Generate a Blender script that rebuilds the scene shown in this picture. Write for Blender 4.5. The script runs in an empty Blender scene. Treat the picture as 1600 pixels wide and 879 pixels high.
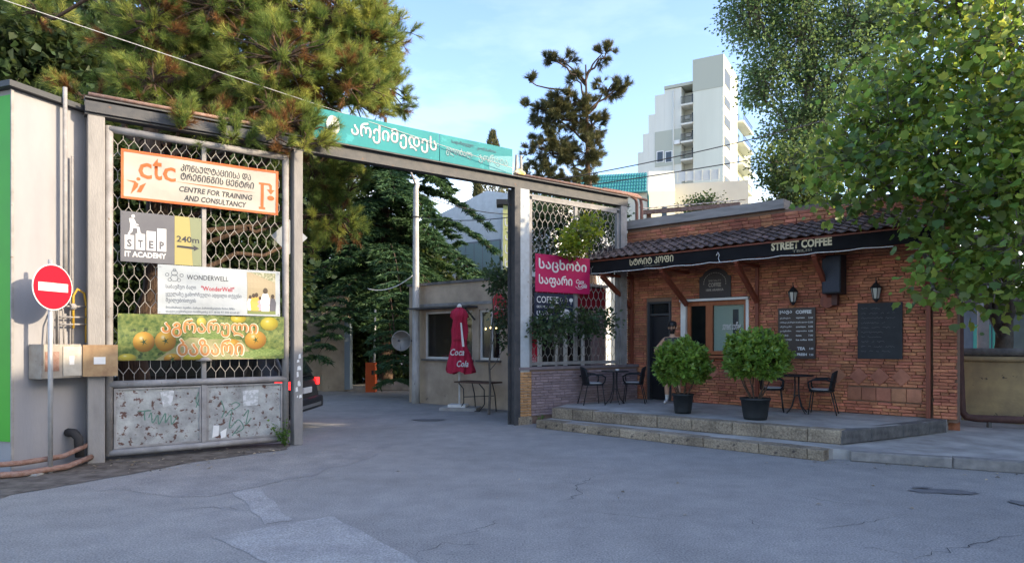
import bpy, bmesh, math, random
import numpy as np
from mathutils import Vector, Matrix
R = math.radians
random.seed(7)
rng = np.random.default_rng(7)
scene = bpy.context.scene
C = scene.collection
F, HOR, CAMZ = 1050.0, 535.0, 1.7          # focal length in photo pixels, horizon row, eye height

# ---------------------------------------------------------------- camera, sky, sun, exposure
cam = bpy.data.cameras.new('camera'); camo = bpy.data.objects.new('camera', cam); C.objects.link(camo)
camo.location = (0, 0, CAMZ); camo.rotation_euler = (R(90), 0, 0)
cam.sensor_width = 36; cam.lens = 36 * F / 1600; cam.shift_y = (HOR - 439.5) / 1600
cam.clip_end = 3000; cam.clip_start = 0.05
scene.camera = camo
SUN_EL, SUN_AZ = 22.0, 105.0                # azimuth clockwise from +Y
world = bpy.data.worlds.new('World'); scene.world = world; world.use_nodes = True
wn, wl = world.node_tree.nodes, world.node_tree.links
sky = wn.new('ShaderNodeTexSky'); sky.sky_type = 'NISHITA'; sky.sun_disc = False
sky.sun_elevation = R(SUN_EL); sky.sun_rotation = R(SUN_AZ); sky.air_density = 1.0; sky.dust_density = 1.6; sky.ozone_density = 1.2
wtc = wn.new('ShaderNodeTexCoord')
sep = wn.new('ShaderNodeSeparateXYZ'); wl.new(wtc.outputs['Generated'], sep.inputs[0])
wmap = wn.new('ShaderNodeMapping'); wmap.inputs['Scale'].default_value = (2.2, 2.2, 7.0); wmap.inputs['Location'].default_value = (0.35, 0.1, 0.0)
wl.new(wtc.outputs['Generated'], wmap.inputs[0])
wno = wn.new('ShaderNodeTexNoise'); wno.inputs['Scale'].default_value = 2.1; wno.inputs['Detail'].default_value = 7; wno.inputs['Roughness'].default_value = 0.55
wl.new(wmap.outputs[0], wno.inputs[0])
wr = wn.new('ShaderNodeValToRGB'); wr.color_ramp.elements[0].position = 0.5; wr.color_ramp.elements[1].position = 0.64
wl.new(wno.outputs['Fac'], wr.inputs[0])
band = wn.new('ShaderNodeValToRGB')         # clouds sit low over the roofs, all the way round
for p, v in ((0.02, 0.9), (0.17, 0.85), (0.27, 0.06), (0.5, 0.03)):
    e = band.color_ramp.elements.new(p); e.color = (v, v, v, 1)
band.color_ramp.elements[0].color = (0.9, 0.9, 0.9, 1); band.color_ramp.elements[-1].color = (0.05, 0.05, 0.05, 1)
wl.new(sep.outputs['Z'], band.inputs[0])
wm = wn.new('ShaderNodeMath'); wm.operation = 'MULTIPLY'; wl.new(wr.outputs[0], wm.inputs[0]); wl.new(band.outputs[0], wm.inputs[1])
wmix = wn.new('ShaderNodeMix'); wmix.data_type = 'RGBA'; wmix.inputs[7].default_value = (6.5, 6.5, 6.5, 1)
wl.new(wm.outputs[0], wmix.inputs[0]); whs = wn.new('ShaderNodeHueSaturation'); whs.inputs['Saturation'].default_value = 1.12; whs.inputs['Hue'].default_value = 0.511; whs.inputs['Value'].default_value = 0.95
wl.new(sky.outputs[0], whs.inputs['Color']); wl.new(whs.outputs[0], wmix.inputs[6])
wl.new(wmix.outputs[2], wn['Background'].inputs[0]); wn['Background'].inputs[1].default_value = 0.15
sunl = bpy.data.lights.new('sun', 'SUN'); sunl.energy = 2.0; sunl.angle = R(0.5); sunl.color = (1.0, 0.83, 0.6)
suno = bpy.data.objects.new('sun', sunl); C.objects.link(suno)
SUNV = Vector((math.sin(R(SUN_AZ)) * math.cos(R(SUN_EL)), math.cos(R(SUN_AZ)) * math.cos(R(SUN_EL)), math.sin(R(SUN_EL))))
suno.rotation_euler = (-SUNV).to_track_quat('-Z', 'Y').to_euler(); suno.location = (20, 0, 20)
vs = scene.view_settings; vs.view_transform = 'Standard'; vs.look = 'None'; vs.gamma = 1.0; vs.exposure = 1.9; vs.use_curve_mapping = False
scene.cycles.max_bounces = 6; scene.cycles.transparent_max_bounces = 6; scene.cycles.use_denoising = True
scene.cycles.caustics_reflective = False; scene.cycles.caustics_refractive = False

# ---------------------------------------------------------------- helpers
def at(px, py, Y):                          # photo pixel at a chosen real depth -> world point
    return Vector(((px - 800) / F * Y, Y, CAMZ - (py - HOR) / F * Y))

MATS = {}
def mat(name, col, rough=0.8, col2=None, scale=6.0, bump=0.0, bscale=60.0, metal=0.0, rnd=0.0, attr=False, spec=0.4,
        ramp=(0.35, 0.7), alpha=None, transl=0.0, stretch=(1, 1, 1), detail=5.0, hue=0.0, spots=None, wear=None):
    if name in MATS: return MATS[name]
    m = bpy.data.materials.new(name); m.use_nodes = True
    n, l = m.node_tree.nodes, m.node_tree.links
    b = n['Principled BSDF']
    b.inputs['Roughness'].default_value = rough; b.inputs['Metallic'].default_value = metal
    b.inputs['Specular IOR Level'].default_value = spec
    tc = n.new('ShaderNodeTexCoord')
    mp = n.new('ShaderNodeMapping'); mp.inputs['Scale'].default_value = stretch; l.new(tc.outputs['Object'], mp.inputs[0])
    out = None
    c1 = (*col, 1)
    if col2 is not None:
        no = n.new('ShaderNodeTexNoise'); no.inputs['Scale'].default_value = scale; no.inputs['Detail'].default_value = detail
        no.inputs['Roughness'].default_value = 0.6
        l.new(mp.outputs[0], no.inputs[0])
        rp = n.new('ShaderNodeValToRGB'); rp.color_ramp.elements[0].position = ramp[0]; rp.color_ramp.elements[1].position = ramp[1]
        rp.color_ramp.elements[0].color = c1; rp.color_ramp.elements[1].color = (*col2, 1)
        l.new(no.outputs['Fac'], rp.inputs[0]); out = rp.outputs[0]
    if spots is not None:                   # (colour, scale, threshold): flaking or stains with a shape of their own
        no = n.new('ShaderNodeTexNoise'); no.inputs['Scale'].default_value = spots[1]; no.inputs['Detail'].default_value = 8; no.inputs['Roughness'].default_value = 0.65
        l.new(mp.outputs[0], no.inputs[0])
        rp = n.new('ShaderNodeValToRGB'); rp.color_ramp.elements[0].position = spots[2]; rp.color_ramp.elements[1].position = spots[2] + 0.03
        l.new(no.outputs['Fac'], rp.inputs[0])
        mx = n.new('ShaderNodeMix'); mx.data_type = 'RGBA'; l.new(rp.outputs[0], mx.inputs[0])
        if out is not None: l.new(out, mx.inputs[6])
        else: mx.inputs[6].default_value = c1
        mx.inputs[7].default_value = (*spots[0], 1); out = mx.outputs[2]
    if rnd or attr or hue:
        if attr:
            oi = n.new('ShaderNodeAttribute'); oi.attribute_name = 'rnd'; src = oi.outputs['Fac']
        else:
            oi = n.new('ShaderNodeObjectInfo'); src = oi.outputs['Random']
        hs = n.new('ShaderNodeHueSaturation')
        mr = n.new('ShaderNodeMapRange'); mr.inputs[3].default_value = 1 - rnd; mr.inputs[4].default_value = 1 + rnd
        l.new(src, mr.inputs[0]); l.new(mr.outputs[0], hs.inputs['Value'])
        if hue:
            m2 = n.new('ShaderNodeMath'); m2.operation = 'MULTIPLY'; m2.inputs[1].default_value = 7.31; l.new(src, m2.inputs[0])
            m3 = n.new('ShaderNodeMath'); m3.operation = 'FRACT'; l.new(m2.outputs[0], m3.inputs[0])
            m4 = n.new('ShaderNodeMapRange'); m4.inputs[3].default_value = 0.5 - hue; m4.inputs[4].default_value = 0.5 + hue
            l.new(m3.outputs[0], m4.inputs[0]); l.new(m4.outputs[0], hs.inputs['Hue'])
        if out is not None: l.new(out, hs.inputs['Color'])
        else: hs.inputs['Color'].default_value = c1
        out = hs.outputs[0]
    if wear is not None:                    # broad weathering over many pieces: (scale, dark factor, light factor)
        ge = n.new('ShaderNodeNewGeometry'); wz_ = n.new('ShaderNodeTexNoise'); wz_.inputs['Scale'].default_value = wear[0]; wz_.inputs['Detail'].default_value = 8; wz_.inputs['Roughness'].default_value = 0.62
        l.new(ge.outputs['Position'], wz_.inputs[0]); rp = n.new('ShaderNodeValToRGB'); rp.color_ramp.elements[0].position = 0.34; rp.color_ramp.elements[1].position = 0.68
        rp.color_ramp.elements[0].color = (wear[1], wear[1] * 0.98, wear[1] * 0.97, 1); rp.color_ramp.elements[1].color = (wear[2], wear[2], wear[2] * 0.98, 1); l.new(wz_.outputs['Fac'], rp.inputs[0])
        mw = n.new('ShaderNodeMix'); mw.data_type = 'RGBA'; mw.blend_type = 'MULTIPLY'; mw.inputs[0].default_value = 1.0
        if out is not None: l.new(out, mw.inputs[6])
        else: mw.inputs[6].default_value = c1
        l.new(rp.outputs[0], mw.inputs[7]); out = mw.outputs[2]
    if out is not None: l.new(out, b.inputs['Base Color'])
    else: b.inputs['Base Color'].default_value = c1
    if bump:
        nb = n.new('ShaderNodeTexNoise'); nb.inputs['Scale'].default_value = bscale; nb.inputs['Detail'].default_value = 6
        l.new(mp.outputs[0], nb.inputs[0])
        bp = n.new('ShaderNodeBump'); bp.inputs['Strength'].default_value = bump; bp.inputs['Distance'].default_value = 0.02
        l.new(nb.outputs['Fac'], bp.inputs['Height']); l.new(bp.outputs[0], b.inputs['Normal'])
    if transl:
        tr = n.new('ShaderNodeBsdfTranslucent'); mx = n.new('ShaderNodeMixShader'); mx.inputs[0].default_value = transl
        if out is not None:
            hs2 = n.new('ShaderNodeHueSaturation'); hs2.inputs['Value'].default_value = 3.3; hs2.inputs['Hue'].default_value = 0.45; hs2.inputs['Saturation'].default_value = 1.1
            l.new(out, hs2.inputs['Color']); l.new(hs2.outputs[0], tr.inputs[0])
        else: tr.inputs[0].default_value = c1
        l.new(b.outputs[0], mx.inputs[1]); l.new(tr.outputs[0], mx.inputs[2]); l.new(mx.outputs[0], n['Material Output'].inputs[0])
    MATS[name] = m
    return m

def emis(name, col, strength):
    m = mat(name, col); b = m.node_tree.nodes['Principled BSDF']
    b.inputs['Emission Color'].default_value = (*col, 1); b.inputs['Emission Strength'].default_value = strength
    return m

def glass(name, tint=(0.02, 0.025, 0.03), see=0.55):
    if name in MATS: return MATS[name]
    m = bpy.data.materials.new(name); m.use_nodes = True
    n, l = m.node_tree.nodes, m.node_tree.links
    b = n['Principled BSDF']; b.inputs['Base Color'].default_value = (*tint, 1); b.inputs['Roughness'].default_value = 0.04; b.inputs['Specular IOR Level'].default_value = 0.6
    t = n.new('ShaderNodeBsdfTransparent'); t.inputs[0].default_value = (0.9, 0.95, 0.93, 1); mx = n.new('ShaderNodeMixShader'); mx.inputs[0].default_value = see
    l.new(b.outputs[0], mx.inputs[1]); l.new(t.outputs[0], mx.inputs[2]); l.new(mx.outputs[0], n['Material Output'].inputs[0])
    MATS[name] = m
    return m

class MB:
    def __init__(s): s.v = []; s.f = []; s.r = []; s.cur = 0.5
    def add(s, vs, fs):
        o = len(s.v); s.v += [tuple(v) for v in vs]; s.f += [tuple(i + o for i in f) for f in fs]; s.r += [s.cur] * len(fs)
        return s
    def box(s, x0, x1, y0, y1, z0, z1, M=None):
        vs = [Vector(p) for p in ((x0, y0, z0), (x1, y0, z0), (x1, y1, z0), (x0, y1, z0), (x0, y0, z1), (x1, y0, z1), (x1, y1, z1), (x0, y1, z1))]
        if M: vs = [M @ v for v in vs]
        return s.add(vs, [(0, 3, 2, 1), (4, 5, 6, 7), (0, 1, 5, 4), (1, 2, 6, 5), (2, 3, 7, 6), (3, 0, 4, 7)])
    def cbox(s, x0, x1, y0, y1, z0, z1, c, M=None):   # chamfered front (-y) box
        vs = [(x0, y1, z0), (x1, y1, z0), (x1, y1, z1), (x0, y1, z1), (x0, y0 + c, z0), (x1, y0 + c, z0), (x1, y0 + c, z1), (x0, y0 + c, z1),
              (x0 + c, y0, z0 + c), (x1 - c, y0, z0 + c), (x1 - c, y0, z1 - c), (x0 + c, y0, z1 - c)]
        vs = [Vector(v) for v in vs]
        if M: vs = [M @ v for v in vs]
        return s.add(vs, [(0, 3, 2, 1), (0, 1, 5, 4), (1, 2, 6, 5), (2, 3, 7, 6), (3, 0, 4, 7), (4, 5, 9, 8), (5, 6, 10, 9), (6, 7, 11, 10), (7, 4, 8, 11), (8, 9, 10, 11)])
    def bar(s, p, q, w, h, up=(0, 0, 1)):   # rectangular bar between two points
        p, q = Vector(p), Vector(q); d = (q - p).normalized(); up = Vector(up)
        if abs(d.dot(up)) > 0.98: up = Vector((1, 0, 0))
        a = d.cross(up).normalized() * w / 2; b = a.cross(d).normalized() * h / 2
        vs = [p - a - b, p + a - b, p + a + b, p - a + b, q - a - b, q + a - b, q + a + b, q - a + b]
        return s.add(vs, [(0, 1, 2, 3), (7, 6, 5, 4), (0, 4, 5, 1), (1, 5, 6, 2), (2, 6, 7, 3), (3, 7, 4, 0)])
    def tube(s, pts, r, n=8, cap=True):
        pts = [Vector(p) for p in pts]; k = len(pts); rs = r if isinstance(r, (list, tuple)) else [r] * k
        vs = []; prev = None
        for i, p in enumerate(pts):
            d = (pts[min(i + 1, k - 1)] - pts[max(i - 1, 0)])
            d = d.normalized() if d.length > 1e-9 else Vector((0, 0, 1))
            if prev is None:
                a = d.orthogonal().normalized()
            else:
                a = (prev - d * prev.dot(d))
                a = a.normalized() if a.length > 1e-6 else d.orthogonal().normalized()
            prev = a; b = d.cross(a)
            for j in range(n):
                t = 2 * math.pi * j / n; vs.append(p + (a * math.cos(t) + b * math.sin(t)) * rs[i])
        fs = [(i * n + j, i * n + (j + 1) % n, (i + 1) * n + (j + 1) % n, (i + 1) * n + j) for i in range(k - 1) for j in range(n)]
        if cap: fs += [tuple(range(n - 1, -1, -1)), tuple((k - 1) * n + j for j in range(n))]
        return s.add(vs, fs)
    def lathe(s, prof, n=20, M=None, cap=True):   # prof: (radius, z)
        vs = []
        for r, z in prof:
            for j in range(n):
                t = 2 * math.pi * j / n; vs.append(Vector((r * math.cos(t), r * math.sin(t), z)))
        if M: vs = [M @ v for v in vs]
        k = len(prof)
        fs = [(i * n + j, i * n + (j + 1) % n, (i + 1) * n + (j + 1) % n, (i + 1) * n + j) for i in range(k - 1) for j in range(n)]
        if cap: fs += [tuple(range(n - 1, -1, -1)), tuple((k - 1) * n + j for j in range(n))]
        return s.add(vs, fs)
    def poly(s, pts, y0, y1):                 # polygon (x,z) extruded from y0 (front) to y1
        n = len(pts)
        A = sum(pts[i][0] * pts[(i + 1) % n][1] - pts[(i + 1) % n][0] * pts[i][1] for i in range(n))
        if A < 0: pts = pts[::-1]
        vs = [(x, y0, z) for x, z in pts] + [(x, y1, z) for x, z in pts]
        return s.add(vs, [tuple(range(n)), tuple(range(2 * n - 1, n - 1, -1))] + [(i, i + n, (i + 1) % n + n, (i + 1) % n) for i in range(n)])
    def disc(s, cx, cz, rx, rz, y0, y1, n=16, a0=0, a1=2 * math.pi):
        full = abs(a1 - a0 - 2 * math.pi) < 1e-6
        pts = [(cx + rx * math.cos(a0 + (a1 - a0) * i / (n if full else n - 1)), cz + rz * math.sin(a0 + (a1 - a0) * i / (n if full else n - 1))) for i in range(n)]
        return s.poly(pts, y0, y1)
    def mesh(s, name, smooth=False):
        me = bpy.data.meshes.new(name); me.from_pydata(s.v, [], s.f)
        if len(set(s.r)) > 1:
            at_ = me.attributes.new('rnd', 'FLOAT', 'FACE'); at_.data.foreach_set('value', s.r)
        if smooth: me.polygons.foreach_set('use_smooth', [True] * len(me.polygons))
        me.update(); return me
    def build(s, name, m, parent=None, smooth=False, loc=None, rotz=None):
        o = bpy.data.objects.new(name, s.mesh(name, smooth)); C.objects.link(o)
        if m: o.data.materials.append(m)
        if parent: o.parent = parent
        if loc is not None: o.location = loc
        if rotz is not None: o.rotation_euler.z = rotz
        return o

def bev(o, w=0.01, seg=2):
    md = o.modifiers.new('bevel', 'BEVEL'); md.width = w; md.segments = seg; md.limit_method = 'ANGLE'; md.angle_limit = R(40)
    return o

def tag(o, label=None, cat=None, group=None, kind=None):
    if label: o['label'] = label
    if cat: o['category'] = cat
    if group: o['group'] = group
    if kind: o['kind'] = kind
    return o
def thing(name, label, cat, loc=(0, 0, 0), rotz=0.0, group=None):
    o = bpy.data.objects.new(name, None); C.objects.link(o); o.empty_display_size = 0.1
    o.location = loc; o.rotation_euler = (0, 0, rotz)
    return tag(o, label, cat, group)
def link_mesh(name, me, parent=None, loc=None, rot=None):
    o = bpy.data.objects.new(name, me); C.objects.link(o)
    if parent: o.parent = parent
    if loc is not None: o.location = loc
    if rot is not None: o.rotation_euler = rot
    return o
def copy_tree(o, parent=None):
    c = o.copy(); C.objects.link(c); c.parent = parent
    for ch in [x for x in bpy.data.objects if x.parent == o]: copy_tree(ch, c)
    return c

def np_mesh(name, V, Fc, attr=None, smooth=False):
    V = np.asarray(V, np.float32); Fc = np.asarray(Fc, np.int32); k = Fc.shape[1]
    me = bpy.data.meshes.new(name)
    me.vertices.add(len(V)); me.vertices.foreach_set('co', V.ravel())
    me.loops.add(Fc.size); me.loops.foreach_set('vertex_index', Fc.ravel())
    me.polygons.add(len(Fc)); me.polygons.foreach_set('loop_start', np.arange(0, Fc.size, k, dtype=np.int32))
    me.polygons.foreach_set('loop_total', np.full(len(Fc), k, np.int32))
    if smooth: me.polygons.foreach_set('use_smooth', np.ones(len(Fc), bool))
    me.update(calc_edges=True)
    if attr is not None:
        a = me.attributes.new('rnd', 'FLOAT', 'FACE'); a.data.foreach_set('value', np.asarray(attr, np.float32))
    return me

def txt_mesh(s, x0, x1, z0, z1, yf, depth=0.004, bold=0.0, shear=0.0, keep=False, center=True, res=2):
    geo = any(ord(c) > 0x1000 for c in s); heavy = bold if geo else 0.0
    if geo: bold = min(bold, 0.004)
    cu = bpy.data.curves.new('lettering', 'FONT'); cu.body = s; cu.resolution_u = res; cu.offset = bold; cu.fill_mode = 'FRONT'
    cu.align_x = 'CENTER' if center else 'LEFT'
    to = bpy.data.objects.new('lettering', cu); C.objects.link(to)
    bpy.context.view_layer.update()
    me = bpy.data.meshes.new_from_object(to.evaluated_get(bpy.context.evaluated_depsgraph_get()))
    bpy.data.objects.remove(to); bpy.data.curves.remove(cu)
    n = len(me.vertices); co = np.zeros(n * 3, np.float32); me.vertices.foreach_get('co', co); co = co.reshape(-1, 3)
    co[:, 0] += shear * co[:, 1]
    mn, mx_ = co.min(0), co.max(0); sx = (x1 - x0) / (mx_[0] - mn[0]); sz = (z1 - z0) / (mx_[1] - mn[1])
    if keep: sx = sz = min(sx, sz)
    new = np.zeros_like(co)
    new[:, 0] = x0 + (co[:, 0] - mn[0]) * sx + (0 if not (keep and center) else ((x1 - x0) - (mx_[0] - mn[0]) * sx) / 2)
    new[:, 2] = z0 + (co[:, 1] - mn[1]) * sz; new[:, 1] = yf
    me.vertices.foreach_set('co', new.ravel()); me.update()
    if heavy > .008:                        # heavier stroke: copies a hair apart
        d = heavy * sz * .8; V, Fc = [], []; polys = [list(p.vertices) for p in me.polygons]
        for k, (ox, oz) in enumerate(((0, 0), (-d, 0), (d, 0), (0, d), (0, -d))):
            q = new.copy(); q[:, 0] += ox; q[:, 2] += oz; q[:, 1] -= k * .0003; V += q.tolist(); Fc += [[i + k * n for i in p] for p in polys]
        me2 = bpy.data.meshes.new('lettering'); me2.from_pydata(V, [], Fc); me2.update(); return me2
    return me
def txt(s, x0, x1, z0, z1, yf, m, parent, name='lettering', **k):
    me = txt_mesh(s, x0, x1, z0, z1, yf, **k); me.name = name
    me.materials.clear(); me.materials.append(m)
    return link_mesh(name, me, parent)

# ---------------------------------------------------------------- shared materials
M_ASPH = mat('asphalt', (0.255, 0.245, 0.23), 0.93, (0.33, 0.318, 0.3), scale=0.55, bump=0.5, bscale=55, ramp=(0.3, 0.75), spec=0.25, detail=10)
def asphalt_detail(m):                      # fine grit + dust over the broad wear
    n, l = m.node_tree.nodes, m.node_tree.links; b = n['Principled BSDF']
    src = b.inputs['Base Color'].links[0].from_socket
    tc = n.new('ShaderNodeTexCoord')
    g = n.new('ShaderNodeTexNoise'); g.inputs['Scale'].default_value = 60; g.inputs['Detail'].default_value = 3; l.new(tc.outputs['Object'], g.inputs[0])
    r = n.new('ShaderNodeValToRGB'); r.color_ramp.elements[0].position = 0.3; r.color_ramp.elements[1].position = 0.72
    r.color_ramp.elements[0].color = (0.62, 0.62, 0.63, 1); r.color_ramp.elements[1].color = (1.36, 1.35, 1.33, 1)
    l.new(g.outputs['Fac'], r.inputs[0])
    mx = n.new('ShaderNodeMix'); mx.data_type = 'RGBA'; mx.blend_type = 'MULTIPLY'; mx.inputs[0].default_value = 1.0
    l.new(src, mx.inputs[6]); l.new(r.outputs[0], mx.inputs[7])
    g2 = n.new('ShaderNodeTexNoise'); g2.inputs['Scale'].default_value = 2.6; g2.inputs['Detail'].default_value = 9; g2.inputs['Roughness'].default_value = 0.7; l.new(tc.outputs['Object'], g2.inputs[0])
    r2 = n.new('ShaderNodeValToRGB'); r2.color_ramp.elements[0].position = 0.36; r2.color_ramp.elements[1].position = 0.66
    r2.color_ramp.elements[0].color = (0.88, 0.88, 0.885, 1); r2.color_ramp.elements[1].color = (1.1, 1.095, 1.08, 1)
    l.new(g2.outputs['Fac'], r2.inputs[0])
    my = n.new('ShaderNodeMix'); my.data_type = 'RGBA'; my.blend_type = 'MULTIPLY'; my.inputs[0].default_value = 1.0
    l.new(mx.outputs[2], my.inputs[6]); l.new(r2.outputs[0], my.inputs[7]); l.new(my.outputs[2], b.inputs['Base Color'])
asphalt_detail(M_ASPH)
M_PATCH = mat('patch', (0.31, 0.3, 0.285), 0.9, (0.38, 0.37, 0.355), scale=3, bump=0.35, bscale=70); asphalt_detail(M_PATCH)
M_CRACK = mat('crack', (0.03, 0.03, 0.03), 1.0)
M_STAIN = mat('oil_stain', (0.12, 0.118, 0.118), 0.75, (0.18, 0.176, 0.176), scale=9)
M_SOIL = mat('soil', (0.07, 0.055, 0.042), 1.0, (0.2, 0.17, 0.14), scale=5, bump=0.3, bscale=120, detail=10)
M_CONC = mat('concrete', (0.5, 0.485, 0.46), 0.9, (0.33, 0.32, 0.3), wear=(1.7, .72, 1.12), scale=2.5, bump=0.35, bscale=45, detail=9)
M_CONCD = mat('dark_concrete', (0.09, 0.088, 0.086), 0.9, (0.2, 0.19, 0.18), scale=6, bump=0.5, bscale=40, detail=9)
M_STONE = mat('step_stone', (0.44, 0.36, 0.26), 0.95, (0.17, 0.135, 0.1), scale=34, wear=(2.2, 0.6, 1.2), bump=1.0, bscale=55, rnd=0.18, detail=8, spots=((0.12, 0.1, 0.085), 6, 0.62))
M_STEEL = mat('grey_paint', (0.33, 0.312, 0.3), 0.65, (0.2, 0.188, 0.18), scale=5, bump=0.15, bscale=40, detail=9, spots=((0.17, 0.12, 0.09), 13, 0.66))
M_STEELD = mat('dark_steel', (0.045, 0.047, 0.052), 0.6, (0.085, 0.08, 0.078), scale=5, bump=0.1, spots=((0.14, 0.075, 0.045), 8, 0.64))
M_POST = mat('post_concrete', (0.3, 0.28, 0.26), 0.85, (0.2, 0.187, 0.178), scale=4, bump=0.3, bscale=50, stretch=(1, 1, 0.3), detail=9)
M_WIRE = mat('mesh_wire', (0.36, 0.335, 0.3), 0.6, (0.2, 0.18, 0.16), scale=9)
M_RUST = mat('rusty_pipe', (0.23, 0.12, 0.08), 0.85, (0.33, 0.22, 0.18), scale=14, bump=0.3)
M_FLAKE = mat('flaking_paint', (0.36, 0.37, 0.36), 0.75, (0.44, 0.44, 0.43), scale=3, spots=((0.14, 0.075, 0.062), 10, 0.565), wear=(5, .62, 1.1), bump=0.35, bscale=30, detail=9)
M_WHITE = mat('white_paint', (0.78, 0.77, 0.74), 0.6, (0.66, 0.65, 0.62), scale=4)
M_BLACK = mat('black_paint', (0.018, 0.018, 0.02), 0.5)
M_BLACKP = mat('black_plastic', (0.014, 0.016, 0.02), 0.5, (0.022, 0.024, 0.028), scale=20, spec=.2)
M_BRICK = mat('brick', (0.56, 0.222, 0.125), 0.92, (0.43, 0.165, 0.092), scale=16, bump=0.7, bscale=45, rnd=0.24, hue=0.012, wear=(1.3, 0.66, 1.22), spots=((0.5, 0.3, 0.18), 22, 0.68))
M_BRICKJ = mat('brick_joined', (0.56, 0.222, 0.125), 0.92, (0.43, 0.165, 0.092), scale=16, bump=0.7, bscale=45, rnd=0.24, hue=0.012, wear=(1.3, 0.66, 1.22), attr=True, spots=((0.5, 0.3, 0.18), 22, 0.68))
M_BRICKG = mat('painted_brick', (0.33, 0.24, 0.24), 0.9, (0.24, 0.19, 0.2), scale=12, bump=0.7, bscale=45, rnd=0.2)
M_BRICKO = mat('ochre_brick', (0.5, 0.29, 0.13), 0.9, (0.4, 0.2, 0.09), scale=12, bump=0.7, bscale=45, rnd=0.2)
M_MORTAR = mat('mortar', (0.2, 0.135, 0.1), 1.0, (0.26, 0.17, 0.125), scale=20)
M_WOOD = mat('red_brown_wood', (0.24, 0.06, 0.03), 0.55, (0.15, 0.04, 0.022), scale=14, stretch=(1, 1, 0.15))
M_TERRA = mat('terracotta_tile', (0.47, 0.2, 0.12), 0.85, (0.36, 0.15, 0.09), scale=8, wear=(2, .7, 1.15), rnd=0.16, hue=0.008, bump=0.3)
M_ROOFT = mat('roof_tile', (0.125, 0.085, 0.072), 0.8, (0.075, 0.055, 0.05), scale=12, wear=(2.5, .65, 1.25), rnd=0.35, hue=0.01, bump=0.4)
M_FASC = mat('fascia_black', (0.012, 0.012, 0.014), 0.8, (0.018, 0.018, 0.02), scale=3, spec=.08)
M_GOLD = mat('gold_letter', (0.62, 0.52, 0.32), 0.45)
M_GLASS = glass('window_glass')
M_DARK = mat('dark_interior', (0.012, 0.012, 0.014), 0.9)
M_BEIGE = mat('beige_render', (0.56, 0.45, 0.34), 0.9, (0.44, 0.35, 0.265), scale=1.6, bump=0.25, bscale=35, detail=9, wear=(1.1, 0.72, 1.12), spots=((0.3, 0.24, 0.19), 2.2, 0.66))

# ---------------------------------------------------------------- ground
g = MB(); g.add([(-400, -120, 0), (400, -120, 0), (400, 600, 0), (-400, 600, 0)], [(0, 1, 2, 3)])
ground = tag(g.build('ground', M_ASPH), kind='structure')
def gp(px, py, z=0.0):
    Y = (CAMZ - z) * F / (py - HOR); return ((px - 800) / F * Y, Y)
def ground_poly(name, pts, m, z=0.004, jitter=0.0, sub=6):
    out = []
    for i, p in enumerate(pts):
        q = pts[(i + 1) % len(pts)]
        for k in range(sub):
            t = k / sub; out.append((p[0] + (q[0] - p[0]) * t + random.uniform(-jitter, jitter), p[1] + (q[1] - p[1]) * t + random.uniform(-jitter, jitter), z))
    o = MB().add(out, [tuple(range(len(out)))]).build(name, m, ground)
    me = o.data
    if me.polygons[0].normal.z < 0: me.flip_normals()
    return o
ground_poly('asphalt_patch', [gp(332, 838), gp(520, 806), gp(668, 886), gp(440, 890)], M_PATCH, 0.004, 0.02)
ground_poly('asphalt_patch', [gp(362, 768), gp(402, 762), gp(455, 812), gp(418, 818)], M_PATCH, 0.004, 0.03)
ground_poly('asphalt_patch', [gp(130, 762), gp(400, 712), gp(640, 690), gp(560, 725), gp(330, 775)], mat('dusty_asphalt', (0.31, 0.295, 0.275), 0.95, (0.23, 0.222, 0.215), scale=1.5, bump=0.4, bscale=60, detail=9), 0.003, 0.14)
asphalt_detail(MATS['dusty_asphalt'])
ground_poly('soil_strip', [gp(-60, 800), gp(20, 772), gp(140, 752), gp(300, 722), gp(448, 702), gp(455, 692), gp(300, 700), gp(150, 716), gp(-60, 760)], M_SOIL, 0.006, 0.03)
def crack(pts, w=0.012):
    P = []
    for i in range(len(pts) - 1):
        a, b = Vector((*gp(*pts[i]), 0)), Vector((*gp(*pts[i + 1]), 0)); n = max(2, int((b - a).length / 0.09))
        for k in range(n): P.append(a.lerp(b, k / n) + Vector((random.gauss(0, 0.03), random.gauss(0, 0.03), 0)))
    vs, fs = [], []
    for i, p in enumerate(P):
        d = (P[min(i + 1, len(P) - 1)] - P[max(0, i - 1)]).normalized(); nrm = Vector((-d.y, d.x, 0)); ww = w * random.uniform(0.25, 1.0) * min(1, (i + 1) / 4, (len(P) - i) / 4)
        vs += [p + nrm * ww + Vector((0, 0, 0.0045)), p - nrm * ww + Vector((0, 0, 0.0045))]
    fs = [(2 * i, 2 * i + 1, 2 * i + 3, 2 * i + 2) for i in range(len(P) - 1)]
    MB().add(vs, fs).build('crack', M_CRACK, ground)
for c in ([(930, 742), (905, 758), (912, 768), (895, 778), (850, 788)], [(915, 800), (985, 806), (1050, 814)], [(1165, 808), (1192, 832)], [(1270, 828), (1345, 818), (1400, 806)],
          [(1300, 850), (1370, 856), (1432, 874)], [(1432, 874), (1520, 852), (1600, 830)], [(1065, 733), (1117, 735)], [(780, 810), (740, 830), (690, 842)], [(560, 742), (450, 752), (395, 758)],
          [(1230, 690 + 80), (1310, 786), (1370, 790)], [(640, 870), (700, 850), (790, 846)], [(250, 800), (330, 792), (400, 800)]):
    crack(c, 0.0045)
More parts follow.
